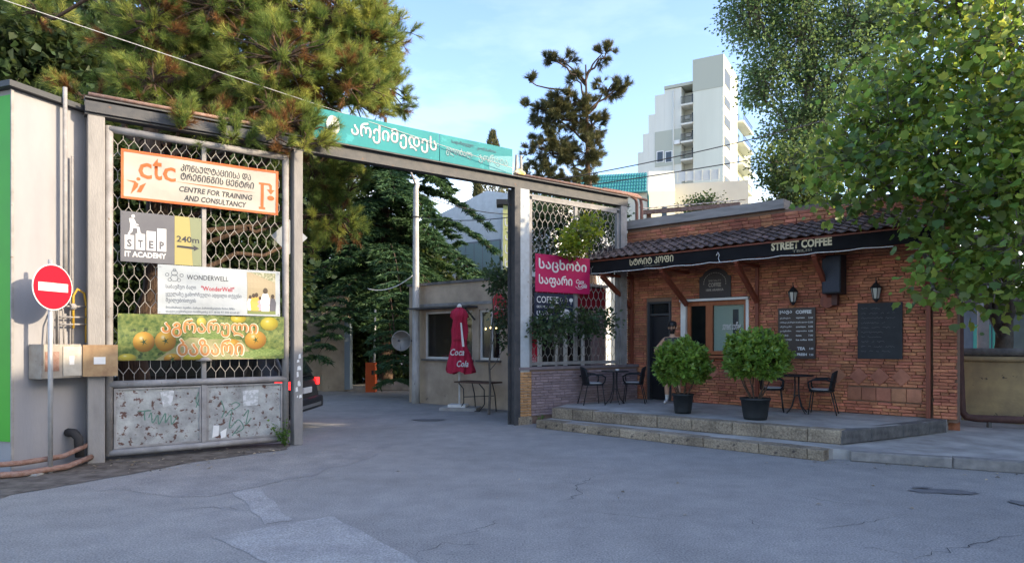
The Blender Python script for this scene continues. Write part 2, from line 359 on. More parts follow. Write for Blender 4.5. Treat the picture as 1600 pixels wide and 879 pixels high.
for k_, (px, py, rx, ry) in enumerate(((1465, 767, 0.32, 0.14), (1500, 770, 0.22, 0.1), (1592, 786, 0.1, 0.12), (672, 656, 0.42, 0.2), (1440, 763, 0.12, 0.05))):
    x, y = gp(px, py)
    vs = [(x + rx * math.cos(a * math.pi / 10) * random.uniform(0.7, 1.15), y + ry * math.sin(a * math.pi / 10) * random.uniform(0.7, 1.15), 0.007 + .003 * k_) for a in range(20)]
    MB().add(vs, [tuple(range(20))]).build('stain', M_STAIN, ground)
# ---------------------------------------------------------------- terrace, steps, pavement
SW, TZ = 0.15, 0.36
def prism(mb, pts, z0, z1):
    n = len(pts); A = sum(pts[i][0] * pts[(i + 1) % n][1] - pts[(i + 1) % n][0] * pts[i][1] for i in range(n))
    if A < 0: pts = pts[::-1]
    return mb.add([(x, y, z0) for x, y in pts] + [(x, y, z1) for x, y in pts], [tuple(range(n - 1, -1, -1)), tuple(range(n, 2 * n))] + [(i, (i + 1) % n, (i + 1) % n + n, i + n) for i in range(n)])
tA, tB, tC = gp(862, 637, TZ), gp(1315, 673, TZ), gp(1480, 656, TZ)
sA, sB = gp(838, 656, SW), gp(1287, 704, SW)
terrace = prism(MB(), [(tA[0] + 0.03, tA[1] + 0.05), (tB[0] - 0.02, tB[1] + 0.05), (tC[0], tC[1] + .02), (10.0, 15.0), (4.0, 20.5), (1.35, 15.0)], 0.0, TZ).build('terrace', M_CONC)
tag(terrace, kind='structure')
stepo = tag(prism(MB(), [(sA[0] + .03, sA[1] + .05), (sB[0], sB[1] + .05), (sB[0] + .5, sB[1] + .42), (tB[0], tB[1] + 0.4), (tA[0] + .3, tA[1] + .4)], 0.0, SW).build('step', M_CONC), kind='structure')
def stones(parent, a, b, z0, z1, L, depth, m, name='edge_stone', over=0.0):
    a, b = Vector((a[0], a[1], 0)), Vector((b[0], b[1], 0)); d = (b - a); tot = d.length; d.normalize(); ang = math.atan2(d.y, d.x); x = 0
    while x < tot - 0.05:
        l = min(L * random.uniform(0.75, 1.25), tot - x)
        mb = MB(); mb.cbox(0.004, l - 0.004, random.uniform(-0.012, 0.008) - over, depth, z0, z1 + random.uniform(-0.004, 0.004), 0.014)
        bm = mb.build(name, m, parent, loc=a + d * x, rotz=ang)
        for v in bm.data.vertices: v.co += Vector((0, random.uniform(-0.006, 0.006), random.uniform(-0.006, 0.003)))
        x += l
stones(terrace, tA, tB, SW + 0.004, TZ + 0.006, 0.6, 0.26, M_STONE)
stones(terrace, tB, tC, SW + 0.004, TZ + 0.005, 0.9, 0.2, M_CONCD)
stones(stepo, sA, sB, 0, SW + 0.006, 0.75, 0.3, M_STONE)
kA, kB = (4.56, 9.82), (14.0, 4.86)
sidew = prism(MB(), [(kA[0] + .1, kA[1] + .06), (kB[0], kB[1] + .1), (40, -9), (40, 40), (9, 30), (8.6, 14.0), (7.0, 12.5), (5.1, 10.4)], 0.0, SW - 0.006).build('pavement', mat('pavement', (0.48, 0.465, 0.44), 0.9, (0.31, 0.3, 0.285), wear=(1.9, .72, 1.12), scale=1.8, bump=0.4, bscale=50, detail=9))
tag(sidew, kind='structure')
stones(sidew, (4.86, 9.66), (9.5, 7.22), 0, SW, 1.0, 0.14, mat('kerb_concrete', (0.17, 0.16, 0.15), 0.9, (0.27, 0.25, 0.23), scale=7, bump=0.5, rnd=0.12), 'kerb_stone')

# ---------------------------------------------------------------- gateway frame
GA = math.atan2(0.595, 0.804); G0 = (0.11, 14.0, 0)
def gs(px): r = (px - 800) / F; return (14 * r - 0.11) / (0.804 - 0.595 * r)
def gpt(s, y=0.0, z=0.0): return (G0[0] + 0.804 * s - 0.595 * y, G0[1] + 0.595 * s + 0.804 * y, z)
portal = thing('gateway_frame', 'tall steel gateway frame with long crossbeam spanning the driveway entrance', 'gateway', G0, GA)
s1, s2, s3 = gs(150), gs(458), gs(806)
def ibeam(mb, x0, x1, zc0, zc1, w=0.18, t=0.022):
    mb.box(x0, x1, -w / 2, w / 2, zc0, zc0 + t); mb.box(x0, x1, -w / 2, w / 2, zc1 - t, zc1); mb.box(x0, x1, -0.012, 0.012, zc0 + t, zc1 - t)
b = MB(); ibeam(b, s1 - 0.14, 3.28, 4.9, 5.15); b.build('crossbeam', M_STEELD, portal)
MB().box(s1 - 0.14, s2 - 0.1, -0.13, -0.1, 4.93, 5.08).build('beam_plate', M_STEELD, portal)  # dark steel colour stands in for the pine's shade on this stretch
MB().tube([(s1 - 0.1, -0.06, 5.19), (s2 - 0.2, -0.06, 5.2)], 0.03).build('roof_pipe', M_RUST, portal, True)
MB().tube([(-0.1, -0.05, 5.19), (3.2, -0.05, 5.2), (3.9, -0.05, 5.14)], 0.032).build('roof_pipe', M_RUST, portal, True)
bev(MB().box(s1 - 0.11, s1 + 0.1, -0.1, 0.1, 0, 4.895).build('post', M_POST, portal), 0.012)
p = MB(); p.box(s2 - 0.02, s2 + 0.13, -0.1, 0.1, 0, 4.895); bev(p.build('post', M_POST, portal), 0.012)
p = MB(); ibeam_ = p; p.box(s3 - 0.12, s3 + 0.02, -0.13, -0.108, 0, 4.895); p.box(s3 - 0.12, s3 + 0.02, 0.1, 0.122, 0, 4.895); p.box(s3 - 0.06, s3 - 0.04, -0.108, 0.1, 0, 4.895)
p.build('steel_post', M_STEELD, portal)
bev(MB().box(s3 + 0.035, s3 + 0.28, -0.11, 0.11, 0, 4.895).build('post', mat('pale_blue_post', (0.5, 0.53, 0.54), 0.7, (0.4, 0.41, 0.41), scale=6, spots=((0.3, 0.27, 0.23), 8, 0.64)), portal), 0.012)
MB().box(2.97, 3.16, -0.09, 0.09, 1.15, 4.895).build('post', M_STEEL, portal)
# torn notices pasted on the post
for k in range(14):
    z = random.uniform(0.75, 1.5); x = s2 + random.uniform(0.0, 0.09); w, h = random.uniform(0.02, 0.05), random.uniform(0.03, 0.09)
    MB().poly([(x, z), (x + w, z + .01), (x + w * .8, z + h), (x + w * .1, z + h * .8)], -0.1035 - k * 0.0003, -0.102).build('torn_notice', M_WHITE, portal)

def hexmesh(x0, x1, z0, z1, w=0.14, pitch=0.195, th=0.0078, y=0.0):
    mb = MB(); seg = pitch * 0.52; zig = pitch - seg; row = 0; z = z0
    def ok(p): return x0 <= p[0] <= x1 and z0 <= p[2] <= z1
    def clip(p): return (min(max(p[0], x0), x1), p[1], min(max(p[2], z0), z1))
    while z < z1:
        off = (row % 2) * w / 2; x = x0 - w
        while x < x1 + w:
            a = (x + off, y, z); b_ = (x + off, y, z + seg)
            if x0 <= a[0] <= x1: mb.bar(a, clip(b_), 0.007, th * 0.9, up=(1, 0, 0))
            for sg in (-1, 1):
                c = (x + off + sg * w / 2, y, z + pitch)
                if ok(b_) and ok(c): mb.bar(b_, c, 0.007, th, up=(1, 0, 0))
            x += w
        z += pitch; row += 1
    return mb

# ---------------------------------------------------------------- left gate leaf
leaf = thing('gate_leaf', 'closed grey steel gate leaf with hexagonal mesh above flaking painted panels', 'gate', G0, GA)
l0, l1, lm = gs(170), gs(446), gs(318)
zb, zm, zt = 0.08, 1.1, 4.8
for x in (l0, l1): MB().tube([(x, 0, zb), (x, 0, zt)], 0.055, 10).build('stile', M_STEEL, leaf, True)
for x0, x1, z in ((l0, l1, zb + .04), (l0, l1, zm), (l0, l1, zt - .04)): MB().tube([(x0, -0.012, z), (x1, -0.012, z)], 0.052, 10).build('rail', M_STEEL, leaf, True)
MB().box(lm - 0.035, lm + 0.035, -0.045, 0.03, zb + .09, zm - .05).build('mullion', M_STEEL, leaf)
MB().box(lm - 0.03, lm + 0.03, -0.04, 0.03, zm + .05, zt - .09).build('mullion', M_STEEL, leaf)
MB().lathe([(0.0, .09), (0.05, 0.08), (0.1, 0.045), (0.12, 0.0)], 16, Matrix.Translation((lm - 0.0, -0.02, 1.42))).build('cap', M_STEEL, leaf, True)
for x0, x1 in ((l0 + .06, lm - .04), (lm + .04, l1 - .06)):
    pn = MB().box(x0, x1, -0.008, 0.012, zb + .1, zm - .06).build('lower_panel', M_FLAKE, leaf)
    fr = MB(); 
    for q in ((x0, x1, zb + .095, zb + .12), (x0, x1, zm - .085, zm - .06)): fr.box(q[0], q[1], -0.03, -0.01, q[2], q[3])
    for q in (x0, x1 - .025): fr.box(q, q + .025, -0.03, -0.01, zb + .12, zm - .085)
    fr.build('panel_frame', M_STEEL, pn)
M_GRAF = mat('green_graffiti', (0.1, 0.2, 0.15), 0.7)
def scribble(parent, pts, y, w, m, name='graffiti'):
    mb = MB(); P = []
    for i in range(len(pts) - 1):
        for k in range(6):
            a = [pts[max(0, min(len(pts) - 1, i + j))] for j in (-1, 0, 1, 2)]; t = k / 6
            P.append([0.5 * (2 * a[1][c] + (a[2][c] - a[0][c]) * t + (2 * a[0][c] - 5 * a[1][c] + 4 * a[2][c] - a[3][c]) * t * t + (3 * a[1][c] - a[0][c] - 3 * a[2][c] + a[3][c]) * t ** 3) for c in (0, 1)])
    P.append(pts[-1]); vs = []
    for i, q in enumerate(P):
        u, v = P[min(i + 1, len(P) - 1)], P[max(i - 1, 0)]; d = Vector((u[0] - v[0], u[1] - v[1])); d = d.normalized() if d.length > 1e-6 else Vector((1, 0)); nx, nz = -d.y * w / 2, d.x * w / 2
        vs += [(q[0] + nx, y, q[1] + nz), (q[0] - nx, y, q[1] - nz)]
    mb.add(vs, [(2 * i, 2 * i + 1, 2 * i + 3, 2 * i + 2) for i in range(len(P) - 1)])
    return mb.build(name, m, parent)
def lp(px, py):                             # photo pixel -> gate-plane (s, z)
    s = gs(px); Y = 14 + 0.595 * s; return (s, CAMZ - (py - HOR) / F * Y)
for pts in ([(352, 650), (362, 640), (358, 668), (372, 655), (380, 668), (366, 676), (375, 664), (362, 680)], [(345, 625), (350, 640), (346, 652)], [(232, 652), (236, 644), (238, 660), (246, 648), (248, 662), (258, 645), (258, 660), (266, 648), (268, 662), (276, 650)],
            [(310, 612), (306, 626), (312, 634)], [(312, 620), (306, 636)], [(216, 642), (236, 641), (226, 642), (226, 656)], [(360, 632), (368, 628), (374, 632), (364, 640)], [(380, 650), (388, 640), (384, 662), (392, 652)]):
    scribble(leaf, [lp(*q) for q in pts], -0.0095, 0.016, M_GRAF)
for q in ([(333, 664), (342, 664), (341, 680), (331, 683)], [(344, 674), (354, 668), (352, 682), (345, 684)]):
    MB().poly([lp(*a) for a in q], -0.014, -0.012).build('torn_paper', M_WHITE, leaf)
for q in ([(379, 610), (404, 608), (402, 632), (380, 634)], [(250, 612), (272, 609), (268, 632), (255, 636)]):
    MB().poly([lp(*a) for a in q], -0.0105, -0.009).build('paper_remnant', mat('paper_remnant', (0.6, 0.6, 0.6), 0.9, (0.42, 0.43, 0.42), scale=18, ramp=(0.45, 0.55)), leaf)
hexmesh(l0 + .04, l1 - .04, zm + .04, zt - .08, y=0.012).build('wire_mesh', M_WIRE, leaf)

# ---------------------------------------------------------------- fixed mesh screen and its low brick wall
screen = thing('mesh_screen', 'fixed grey screen of hexagonal mesh standing on the low brick wall', 'mesh screen', G0, GA)
q0, q1 = s3 + .36, 2.93; qm = gs(899)
for x in (q0, q1): MB().box(x - .04, x + .04, -.04, .04, 1.2, 4.72).build('stile', M_STEEL, screen)
for z in (1.22, 4.72): MB().box(q0 + .041, q1 - .041, -.035, .035, z, z + .07).build('rail', M_STEEL, screen)
MB().box(q0 - .04, q1 + .04, -.04, .04, 4.79, 4.83).build('top_rail', M_STEEL, screen)
MB().box(qm - .04, qm + .04, -.03, .03, 1.3, 4.71).build('mullion', M_STEEL, screen)
hexmesh(q0 + .04, q1 - .04, 1.29, 4.72, y=-0.01, th=0.0095, w=0.15, pitch=0.18).build('wire_mesh', M_WIRE, screen)

def brick_run(parent, x0, x1, y, z0, z1, L, H, m, mj, limit, holes=(), gap=0.009, dep=0.06, key=None, jit=0.006, tl=True):
    """brick courses on a local x-z face (front at y); the largest-showing ones single objects, the rest one part"""
    rects = []; r = 0; z = z0
    while z + H <= z1 + 1e-6:
        x = x0 - (L * 0.5 if r % 2 else 0)
        while x < x1:
            l = L * random.choice((1, 1, 1, 0.9, 0.55)); a, b_ = max(x, x0), min(x + l - gap, x1); x += l
            if b_ - a < 0.03: continue
            cuts = [(a, b_)]
            for (hx0, hx1, hz0, hz1) in holes:
                if z + H - gap > hz0 and z < hz1:
                    nc = []
                    for (c, d) in cuts:
                        if d <= hx0 or c >= hx1: nc.append((c, d)); continue
                        if c < hx0 - .02: nc.append((c, hx0))
                        if d > hx1 + .02: nc.append((hx1, d))
                    cuts = nc
            for c, d in cuts: rects.append((c, d, z, z + H - gap))
        z += H; r += 1
    if key: rects.sort(key=key)
    protos = {}
    for i, (a, b_, c, d) in enumerate(rects[:limit]):
        wq = round((b_ - a) / 0.01) * 0.01; kk = (wq, random.randrange(3))
        if kk not in protos:
            mb = MB(); mb.cbox(-wq / 2, wq / 2, 0, dep, -(d - c) / 2, (d - c) / 2, 0.007)
            me = mb.mesh('brick')
            for v in me.vertices: v.co += Vector((random.uniform(-.003, .003), random.uniform(-.003, .003), random.uniform(-.003, .003)))
            me.materials.append(m); protos[kk] = me
        o = link_mesh('brick', protos[kk], parent, ((a + b_) / 2, y + random.uniform(-jit, jit), (c + d) / 2), (0, random.uniform(-.012, .012), 0))
    if rects[limit:]:
        mb = MB()
        for (a, b_, c, d) in rects[limit:]:
            mb.cur = random.random(); j = random.uniform(-jit, jit); e = [random.uniform(-.003, .003) for _ in range(2)]
            mb.cbox(a, b_, y + j, y + dep, c + e[0], d + e[1], 0.007)
        tag(mb.build('brickwork', mj, parent), kind='stuff')
lowall = thing('low_brick_wall', 'low purplish brick wall under the hexagonal mesh screen with ochre end', 'wall', G0, GA)
MB().box(s3 + 0.0, 3.5, -0.105, 0.1, 0.003, 1.13).build('wall_core', M_MORTAR, lowall)
MB().box(s3 - 0.03, s3 + .32, -0.14, 0.12, 0, 0.16).build('plinth', M_STONE, lowall)
brick_run(lowall, s3 + 0.02, s3 + .31, -0.135, 0.17, 1.13, 0.2, 0.058, M_BRICKO, None, 60)
brick_run(lowall, s3 + .32, 3.47, -0.13, 0.17, 1.12, 0.23, 0.058, M_BRICKG, None, 300)
MB().box(s3 - 0.02, 3.51, -0.14, 0.12, 1.131, 1.19).build('coping', mat('grey_plaster_cap', (0.24, 0.19, 0.19), 0.9, (0.17, 0.15, 0.16), scale=6), lowall)

def ripple(t, A=1.0):                       # a banner tied at its corners: every layer of it bellies a little
    for o in [x for x in bpy.data.objects if x.parent == t or (x.parent and x.parent.parent == t)]:
        if o.type != 'MESH' or o.name.startswith('wire_tie'): continue
        o.modifiers.clear(); bm = bmesh.new(); bm.from_mesh(o.data); bmesh.ops.triangulate(bm, faces=bm.faces)
        for _ in range(7):
            L = [e for e in bm.edges if e.calc_length() > .11]
            if not L: break
            bmesh.ops.subdivide_edges(bm, edges=L, cuts=1); bmesh.ops.triangulate(bm, faces=bm.faces)
        for v in bm.verts:
            x, z = v.co.x, v.co.z; v.co.y += A * (.011 * math.sin(4.3 * x + 2.1 * z) + .006 * math.sin(9.1 * x - 5 * z + 1) + .004 * math.sin(15 * z + 3 * x))
        bm.to_mesh(o.data); bm.free()
# ---------------------------------------------------------------- signs on the gate
def gsign(name, label, pxa, pxb, z0, z1, yf, m, group=None):
    a, b_ = gs(pxa), gs(pxb)
    t = thing(name, label, 'sign', gpt(a, yf, z0), GA, group); w, h = b_ - a, z1 - z0
    bd = MB().box(0, w, -0.0, 0.012, 0, h).build('board', m, t); bev(bd, 0.003, 1)
    for qx in (.03, w - .03):
        for qz in (.03, h - .03): MB().tube([(qx, -.012, qz), (qx, .06, qz + .015), (qx + .012, .06, qz), (qx + .01, -.012, qz - .008)], .003, 5).build('wire_tie', M_STEEL, t)
    return t, w, h
M_ORANGE = mat('print_orange', (0.5, 0.1, 0.02), 0.6)
M_GREYT = mat('print_grey', (0.05, 0.05, 0.058), 0.7, spec=.2)
M_CREAM = mat('cream_banner', (0.4, 0.37, 0.315), 0.6, (0.35, 0.325, 0.28), scale=2, bump=0.3, bscale=2.5)
t, w, h = gsign('banner', 'orange-framed cream banner with orange ctc logo at the top of the gate', 188, 432, 3.78, 4.49, -0.075, M_CREAM)
for q in ((0, w, 0, .035), (0, w, h - .035, h)): MB().box(q[0], q[1], -.006, -.001, q[2], q[3]).build('border', M_ORANGE, t)
for q in ((0, .035), (w - .035, w)): MB().box(q[0], q[1], -.006, -.001, .036, h - .036).build('border', M_ORANGE, t)
Y_ = -0.003
[txt(ch, w * q0_, w * q1_, h * .45, h * zt0, Y_, M_ORANGE, t, bold=0.012) for ch, q0_, q1_, zt0 in (('c', .1, .178, .78), ('t', .182, .238, .9), ('c', .242, .32, .75))]
txt('ᲙᲝᲜᲡᲣᲚᲢᲐᲪᲘᲘᲡᲐ ᲓᲐ', w * .35, w * .81, h * .71, h * .86, Y_, M_GREYT, t, shear=.15, bold=.018)
txt('ᲢᲠᲔᲜᲘᲜᲒᲘᲡ ᲪᲔᲜᲢᲠᲘ', w * .35, w * .83, h * .53, h * .68, Y_, M_GREYT, t, shear=.15, bold=.018)
txt('CENTRE FOR TRAINING', w * .34, w * .82, h * .27, h * .39, Y_, M_GREYT, t, shear=.2, bold=.024)
txt('AND CONSULTANCY', w * .37, w * .78, h * .09, h * .21, Y_, M_GREYT, t, shear=.2, bold=.024)
MB().poly([(w * .31, h * .47), (w * .55, h * .475), (w * .84, h * .455), (w * .55, h * .445)], Y_, Y_ + .001).build('rule', M_ORANGE, t)
lg = MB()
lg.poly([(w * .865, h * .1), (w * .91, h * .1), (w * .91, h * .15), (w * .865, h * .15)], Y_, Y_ + .001)
lg.poly([(w * .877, h * .15), (w * .898, h * .15), (w * .898, h * .7), (w * .877, h * .7)], Y_, Y_ + .001)
lg.poly([(w * .865, h * .7), (w * .94, h * .7), (w * .955, h * .66), (w * .955, h * .56), (w * .975, h * .56), (w * .948, h * .45), (w * .92, h * .56), (w * .938, h * .56), (w * .938, h * .63), (w * .93, h * .655), (w * .865, h * .655)], Y_ - .0005, Y_ + .001)
lg.disc(w * .948, h * .37, w * .025, h * .055, Y_, Y_ + .001, 14); lg.build('emblem', M_ORANGE, t)
lg = MB(); lg.disc(w * .1, h * .43, w * .012, h * .035, Y_, Y_ + .001, 10)
lg.poly([(w * .03, h * .38), (w * .075, h * .34), (w * .055, h * .1), (w * .095, h * .26), (w * .1, h * .33), (w * .08, h * .38)], Y_, Y_ + .001)
lg.poly([(w * .09, h * .16), (w * .115, h * .16), (w * .145, h * .37), (w * .11, h * .3)], Y_, Y_ + .001); lg.build('figure_logo', M_ORANGE, t); ripple(t)

M_SLATE = mat('slate_print', (0.1, 0.1, 0.115), 0.6, (0.12, 0.12, 0.132), scale=3)
t, w, h = gsign('sign_board', 'dark grey and yellow board with white stair figure and 240m arrow', 187, 313, 2.87, 3.6, -0.075, M_SLATE)
k = w * .655
MB().poly([(k, 0), (w, 0), (w, h), (k, h)], -.0025, -.0005).build('yellow_field', mat('print_olive_yellow', (0.33, 0.28, 0.1), 0.55), t)
MB().poly([(k + (w - k) * .68, 0), (w, 0), (w, h), (k + (w - k) * .55, h)], -.004, -.003).build('green_field', mat('print_sage', (0.19, 0.21, 0.12), 0.55), t)
lg = MB(); M_WP = mat('print_white', (0.62, 0.62, 0.61), 0.5)
bars = [(.05, .16, .25, .53), (.18, .29, .25, .57), (.31, .42, .25, .64), (.44, .55, .25, .71)]
for a, b_, c, d in bars: lg.poly([(w * a, h * c), (w * b_, h * c), (w * b_, h * d), (w * a, h * d)], -.003, -.001)
lg.build('stair_bar', M_WP, t)
for (a, b_, c, d), ch in zip(bars, 'STEP'): txt(ch, w * (a + .025), w * (b_ - .025), h * .29, h * .45, -.0045, M_SLATE, t, bold=.05)
txt('IT ACADEMY', w * .05, w * .55, h * .1, h * .21, -.003, M_WP, t, bold=.03)
lg = MB(); lg.disc(w * .15, h * .91, w * .022, h * .035, -.003, -.001, 12)
lg.poly([(w * .1, h * .86), (w * .13, h * .87), (w * .165, h * .85), (w * .185, h * .77), (w * .215, h * .75), (w * .21, h * .73), (w * .175, h * .745), (w * .16, h * .77), (w * .17, h * .73), (w * .225, h * .7), (w * .235, h * .6), (w * .25, h * .58), (w * .2, h * .58), (w * .2, h * .67), (w * .15, h * .68), (w * .14, h * .6), (w * .1, h * .53), (w * .085, h * .55), (w * .11, h * .62), (w * .115, h * .75)], -.003, -.001)
lg.build('climbing_figure', M_WP, t)
txt('240m', w * .68, w * .97, h * .47, h * .6, -.005, M_GREYT, t, bold=.02)
lg = MB(); lg.poly([(w * .68, h * .36), (w * .9, h * .34), (w * .9, h * .305), (w * .97, h * .365), (w * .89, h * .43), (w * .9, h * .39), (w * .69, h * .4)], -.005, -.0035); lg.build('arrow', M_GREYT, t)

M_PALE = mat('pale_banner', (0.35, 0.385, 0.41), 0.55, (0.3, 0.33, 0.355), scale=2.5, bump=0.4, bscale=3)
t, w, h = gsign('banner', 'pale blue banner with thin kindergarten lettering and a printed photo', 245, 435, 2.13, 2.86, -0.09, M_PALE)
txt('WONDERWELL', w * .22, w * .55, h * .72, h * .82, -.003, M_GREYT, t)
M_LG = mat('print_midgrey', (0.075, 0.09, 0.115), 0.7, spec=.2)
lg = MB()
def ring(mb, cx, cz, r, th, y, n=14):
    for i in range(n):
        a, b_ = 2 * math.pi * i / n, 2 * math.pi * (i + 1) / n
        mb.add([(cx + r * math.cos(a), y, cz + r * math.sin(a)), (cx + r * math.cos(b_), y, cz + r * math.sin(b_)), (cx + (r - th) * math.cos(b_), y, cz + (r - th) * math.sin(b_)), (cx + (r - th) * math.cos(a), y, cz + (r - th) * math.sin(a))], [(0, 3, 2, 1)])
for cx, cz, r in ((.125, .84, .05), (.125, .74, .06), (.07, .8, .03), (.18, .8, .03), (.09, .7, .03), (.16, .7, .03), (.125, .9, .025)): ring(lg, w * cx, h * cz, h * r * 1.2, .006, -.003)
lg.build('emblem', M_LG, t)
txt('საბავშვო ბაღი', w * .06, w * .29, h * .5, h * .61, -.003, M_LG, t); txt('"WonderWell"', w * .33, w * .6, h * .5, h * .6, -.003, mat('print_dark_red', (0.35, 0.03, 0.05), 0.6), t, bold=.015)
txt('ყველაზე გამორჩეული ადგილი თქვენი', w * .06, w * .66, h * .35, h * .46, -.003, M_LG, t)
txt('შვილებისთვის', w * .06, w * .29, h * .22, h * .33, -.003, M_LG, t)
txt('მისამართი: ბებნი, პარკი ჰართიშვილის ჩიხი, №8ა', w * .06, w * .6, h * .1, h * .16, -.003, M_LG, t)
txt('დაგვიკავშირდით ნომრებზე 577 38 56 97; 593 63 65 69', w * .06, w * .64, h * .02, h * .08, -.003, M_LG, t)
x0, x1 = w * .71, w * .96
ph = MB().poly([(x0, h * .04), (x1, h * .04), (x1, h * .95), (x0, h * .95)], -.003, -.001).build('printed_photo', mat('print_wall', (0.3, 0.25, 0.16), 0.6), t)
MB().poly([(x0, h * .04), (x1, h * .04), (x1, h * .26), (x0, h * .3)], -.0042, -.0035).build('printed_lawn', mat('print_lawn', (0.14, 0.17, 0.05), 0.6), ph)
MB().poly([(x0 + .1 * (x1 - x0), h * .95), (x1, h * .95), (x1, h * .74)], -.0042, -.0035).build('printed_trees', mat('print_trees', (0.12, 0.15, 0.07), 0.6, (0.5, 0.45, 0.35), scale=30), ph)
for i, (fx, sc, col) in enumerate(((.1, .8, (.7, .68, .64)), (.22, .9, (.6, .3, .05)), (.32, .95, (.5, .3, .06)), (.45, .75, (.6, .25, .3)), (.64, 1.25, (.75, .66, .66)), (.9, .9, (.08, .08, .1)))):
    cx = x0 + (x1 - x0) * fx; hh = h * .42 * sc; z0 = h * (.14 - .03 * sc); pm = mat('print_cloth_%d' % i, col, 0.6)
    MB().poly([(cx - hh * .16, z0), (cx + hh * .16, z0), (cx + hh * .2, z0 + hh * .5), (cx + hh * .1, z0 + hh * .75), (cx - hh * .1, z0 + hh * .75), (cx - hh * .2, z0 + hh * .5)], -.005 - i * .0002, -.0045).build('printed_figure', pm, ph)
    MB().disc(cx, z0 + hh * .86, hh * .1, hh * .13, -.006 - i * .0002, -.0055, 10).build('printed_head', mat('print_hair', (0.05, 0.035, 0.025), 0.6), ph)
ripple(t, 1.2)

M_VEG = mat('print_greens', (0.03, 0.07, 0.014), 0.6, (0.2, 0.23, 0.06), scale=13, detail=9, spots=((.03, .05, .015), 6, .6))
t, w, h = gsign('banner', 'long banner printed with tomatoes and greens under orange Georgian lettering', 183, 441, 1.44, 2.12, -0.08, M_VEG)
MB().poly([(w * .2, 0), (w * .8, 0), (w * .72, h * .45), (w * .4, h * .5)], -.0022, -.001).build('printed_field', mat('print_brown', (0.3, 0.24, 0.13), 0.5, (0.16, 0.2, 0.07), scale=6), t)
def print_fruit(name, c_lit, c_mid, c_dark):   # printed picture of a round fruit: the ink itself is graded
    m = mat(name, c_mid, 0.5); n, l = m.node_tree.nodes, m.node_tree.links; tc = n.new('ShaderNodeTexCoord')
    vm = n.new('ShaderNodeVectorMath'); vm.operation = 'DISTANCE'; vm.inputs[1].default_value = (.38, .5, .68); mp = n.new('ShaderNodeMapping'); mp.inputs['Scale'].default_value = (1, 0, 1); mp.inputs['Location'].default_value = (0, .5, 0)
    l.new(tc.outputs['Generated'], mp.inputs[0]); l.new(mp.outputs[0], vm.inputs[0]); r = n.new('ShaderNodeValToRGB')
    for p, c in ((.12, c_lit), (.35, c_mid)): e = r.color_ramp.elements.new(p); e.color = (*c, 1)
    r.color_ramp.elements[0].color = (.5, .46, .3, 1); r.color_ramp.elements[-1].position = .78; r.color_ramp.elements[-1].color = (*c_dark, 1)
    l.new(vm.outputs['Value'], r.inputs[0]); l.new(r.outputs[0], n['Principled BSDF'].inputs['Base Color']); return m
M_TOM = print_fruit('print_tomato', (.42, .26, .04), (.33, .17, .02), (.13, .05, .008)); M_YEL = print_fruit('print_yellow', (.4, .35, .05), (.32, .27, .02), (.14, .1, .01)); M_CUC = mat('print_cucumber', (0.06, 0.12, 0.02), 0.5, (0.22, 0.28, 0.09), scale=24, stretch=(1, 1, 4)); M_GRN = mat('print_dark_green', (0.03, 0.06, 0.02), 0.5)
for i, (cx, cz, rx, rz, mm) in enumerate(((.14, .4, .06, .22, M_TOM), (.26, .42, .06, .23, M_TOM), (.3, .02, .05, .12, M_TOM), (.42, .03, .06, .1, M_YEL), (.53, .55, .11, .09, M_CUC), (.66, .3, .06, .17, M_TOM), (.81, .45, .07, .22, M_TOM), (.9, .83, .06, .16, M_YEL), (.7, .95, .05, .12, M_YEL), (.05, .05, .05, .1, M_YEL), (.47, .85, .03, .1, M_YEL), (.88, .15, .11, .09, M_CUC), (.76, .1, .07, .08, M_CUC))):
    pts = [(min(max(w * cx + w * rx * math.cos(a), 0), w), min(max(h * cz + h * rz * math.sin(a), 0), h)) for a in [2 * math.pi * q / 18 for q in range(18)]]
    MB().add([(x, -.003 - i * .0002, z) for x, z in pts], [tuple(range(18))]).build('printed_vegetable', mm, t)
    if mm is M_TOM: MB().add([(w * cx + w * .022 * math.cos(a) * (1 if q % 2 else .25), -.0058, h * cz + h * .1 * math.sin(a) * (1 if q % 2 else .25)) for q, a in enumerate([2 * math.pi * q / 10 for q in range(10)])], [tuple(range(10))]).build('printed_stalk', M_GRN, t)
MO, MW = mat('print_salmon', (0.42, 0.17, 0.05), 0.5), mat('print_pale_outline', (0.55, 0.5, 0.38), 0.5)
for s_, x0, x1, z0, z1 in (('აგრარული', .24, .82, .52, .9), ('ბაზარი', .33, .73, .1, .46)):
    txt(s_, w * x0 - .008, w * x1 + .008, h * z0 - .008, h * z1 + .008, -.0065, MW, t, bold=.05); txt(s_, w * x0, w * x1, h * z0, h * z1, -.008, MO, t, bold=.02)
ripple(t)

M_TEAL = mat('teal_sheet', (0.01, 0.19, 0.21), 0.7, (0.022, 0.25, 0.255), scale=1.2, detail=8, spots=((0.04, 0.3, 0.32), 2.5, 0.6))
a = gs(488)
t = thing('roof_sign', 'long teal sign with peeling Georgian letters standing on the gateway crossbeam', 'sign', gpt(a, -0.06, 5.16), GA)
w, h = gs(798) - a, 0.52
for x0, x1 in ((0, w * .585), (w * .588, w)): bev(MB().box(x0, x1, 0, 0.02, 0, h).build('panel', M_TEAL, t), .003, 1)
MB().poly([(w * .86, .02), (w - .01, .02), (w - .01, h * .72), (w * .9, h * .6), (w * .86, h * .55)], -.0025, -.001).build('faded_patch', mat('deep_teal', (0.01, 0.22, 0.27), 0.5), t)
for x in (w * .1, w * .35, w * .6, w * .85): MB().bar((x, 0.03, 0.0), (x, 0.03, h - .03), 0.03, 0.03).build('strut', M_STEELD, t)
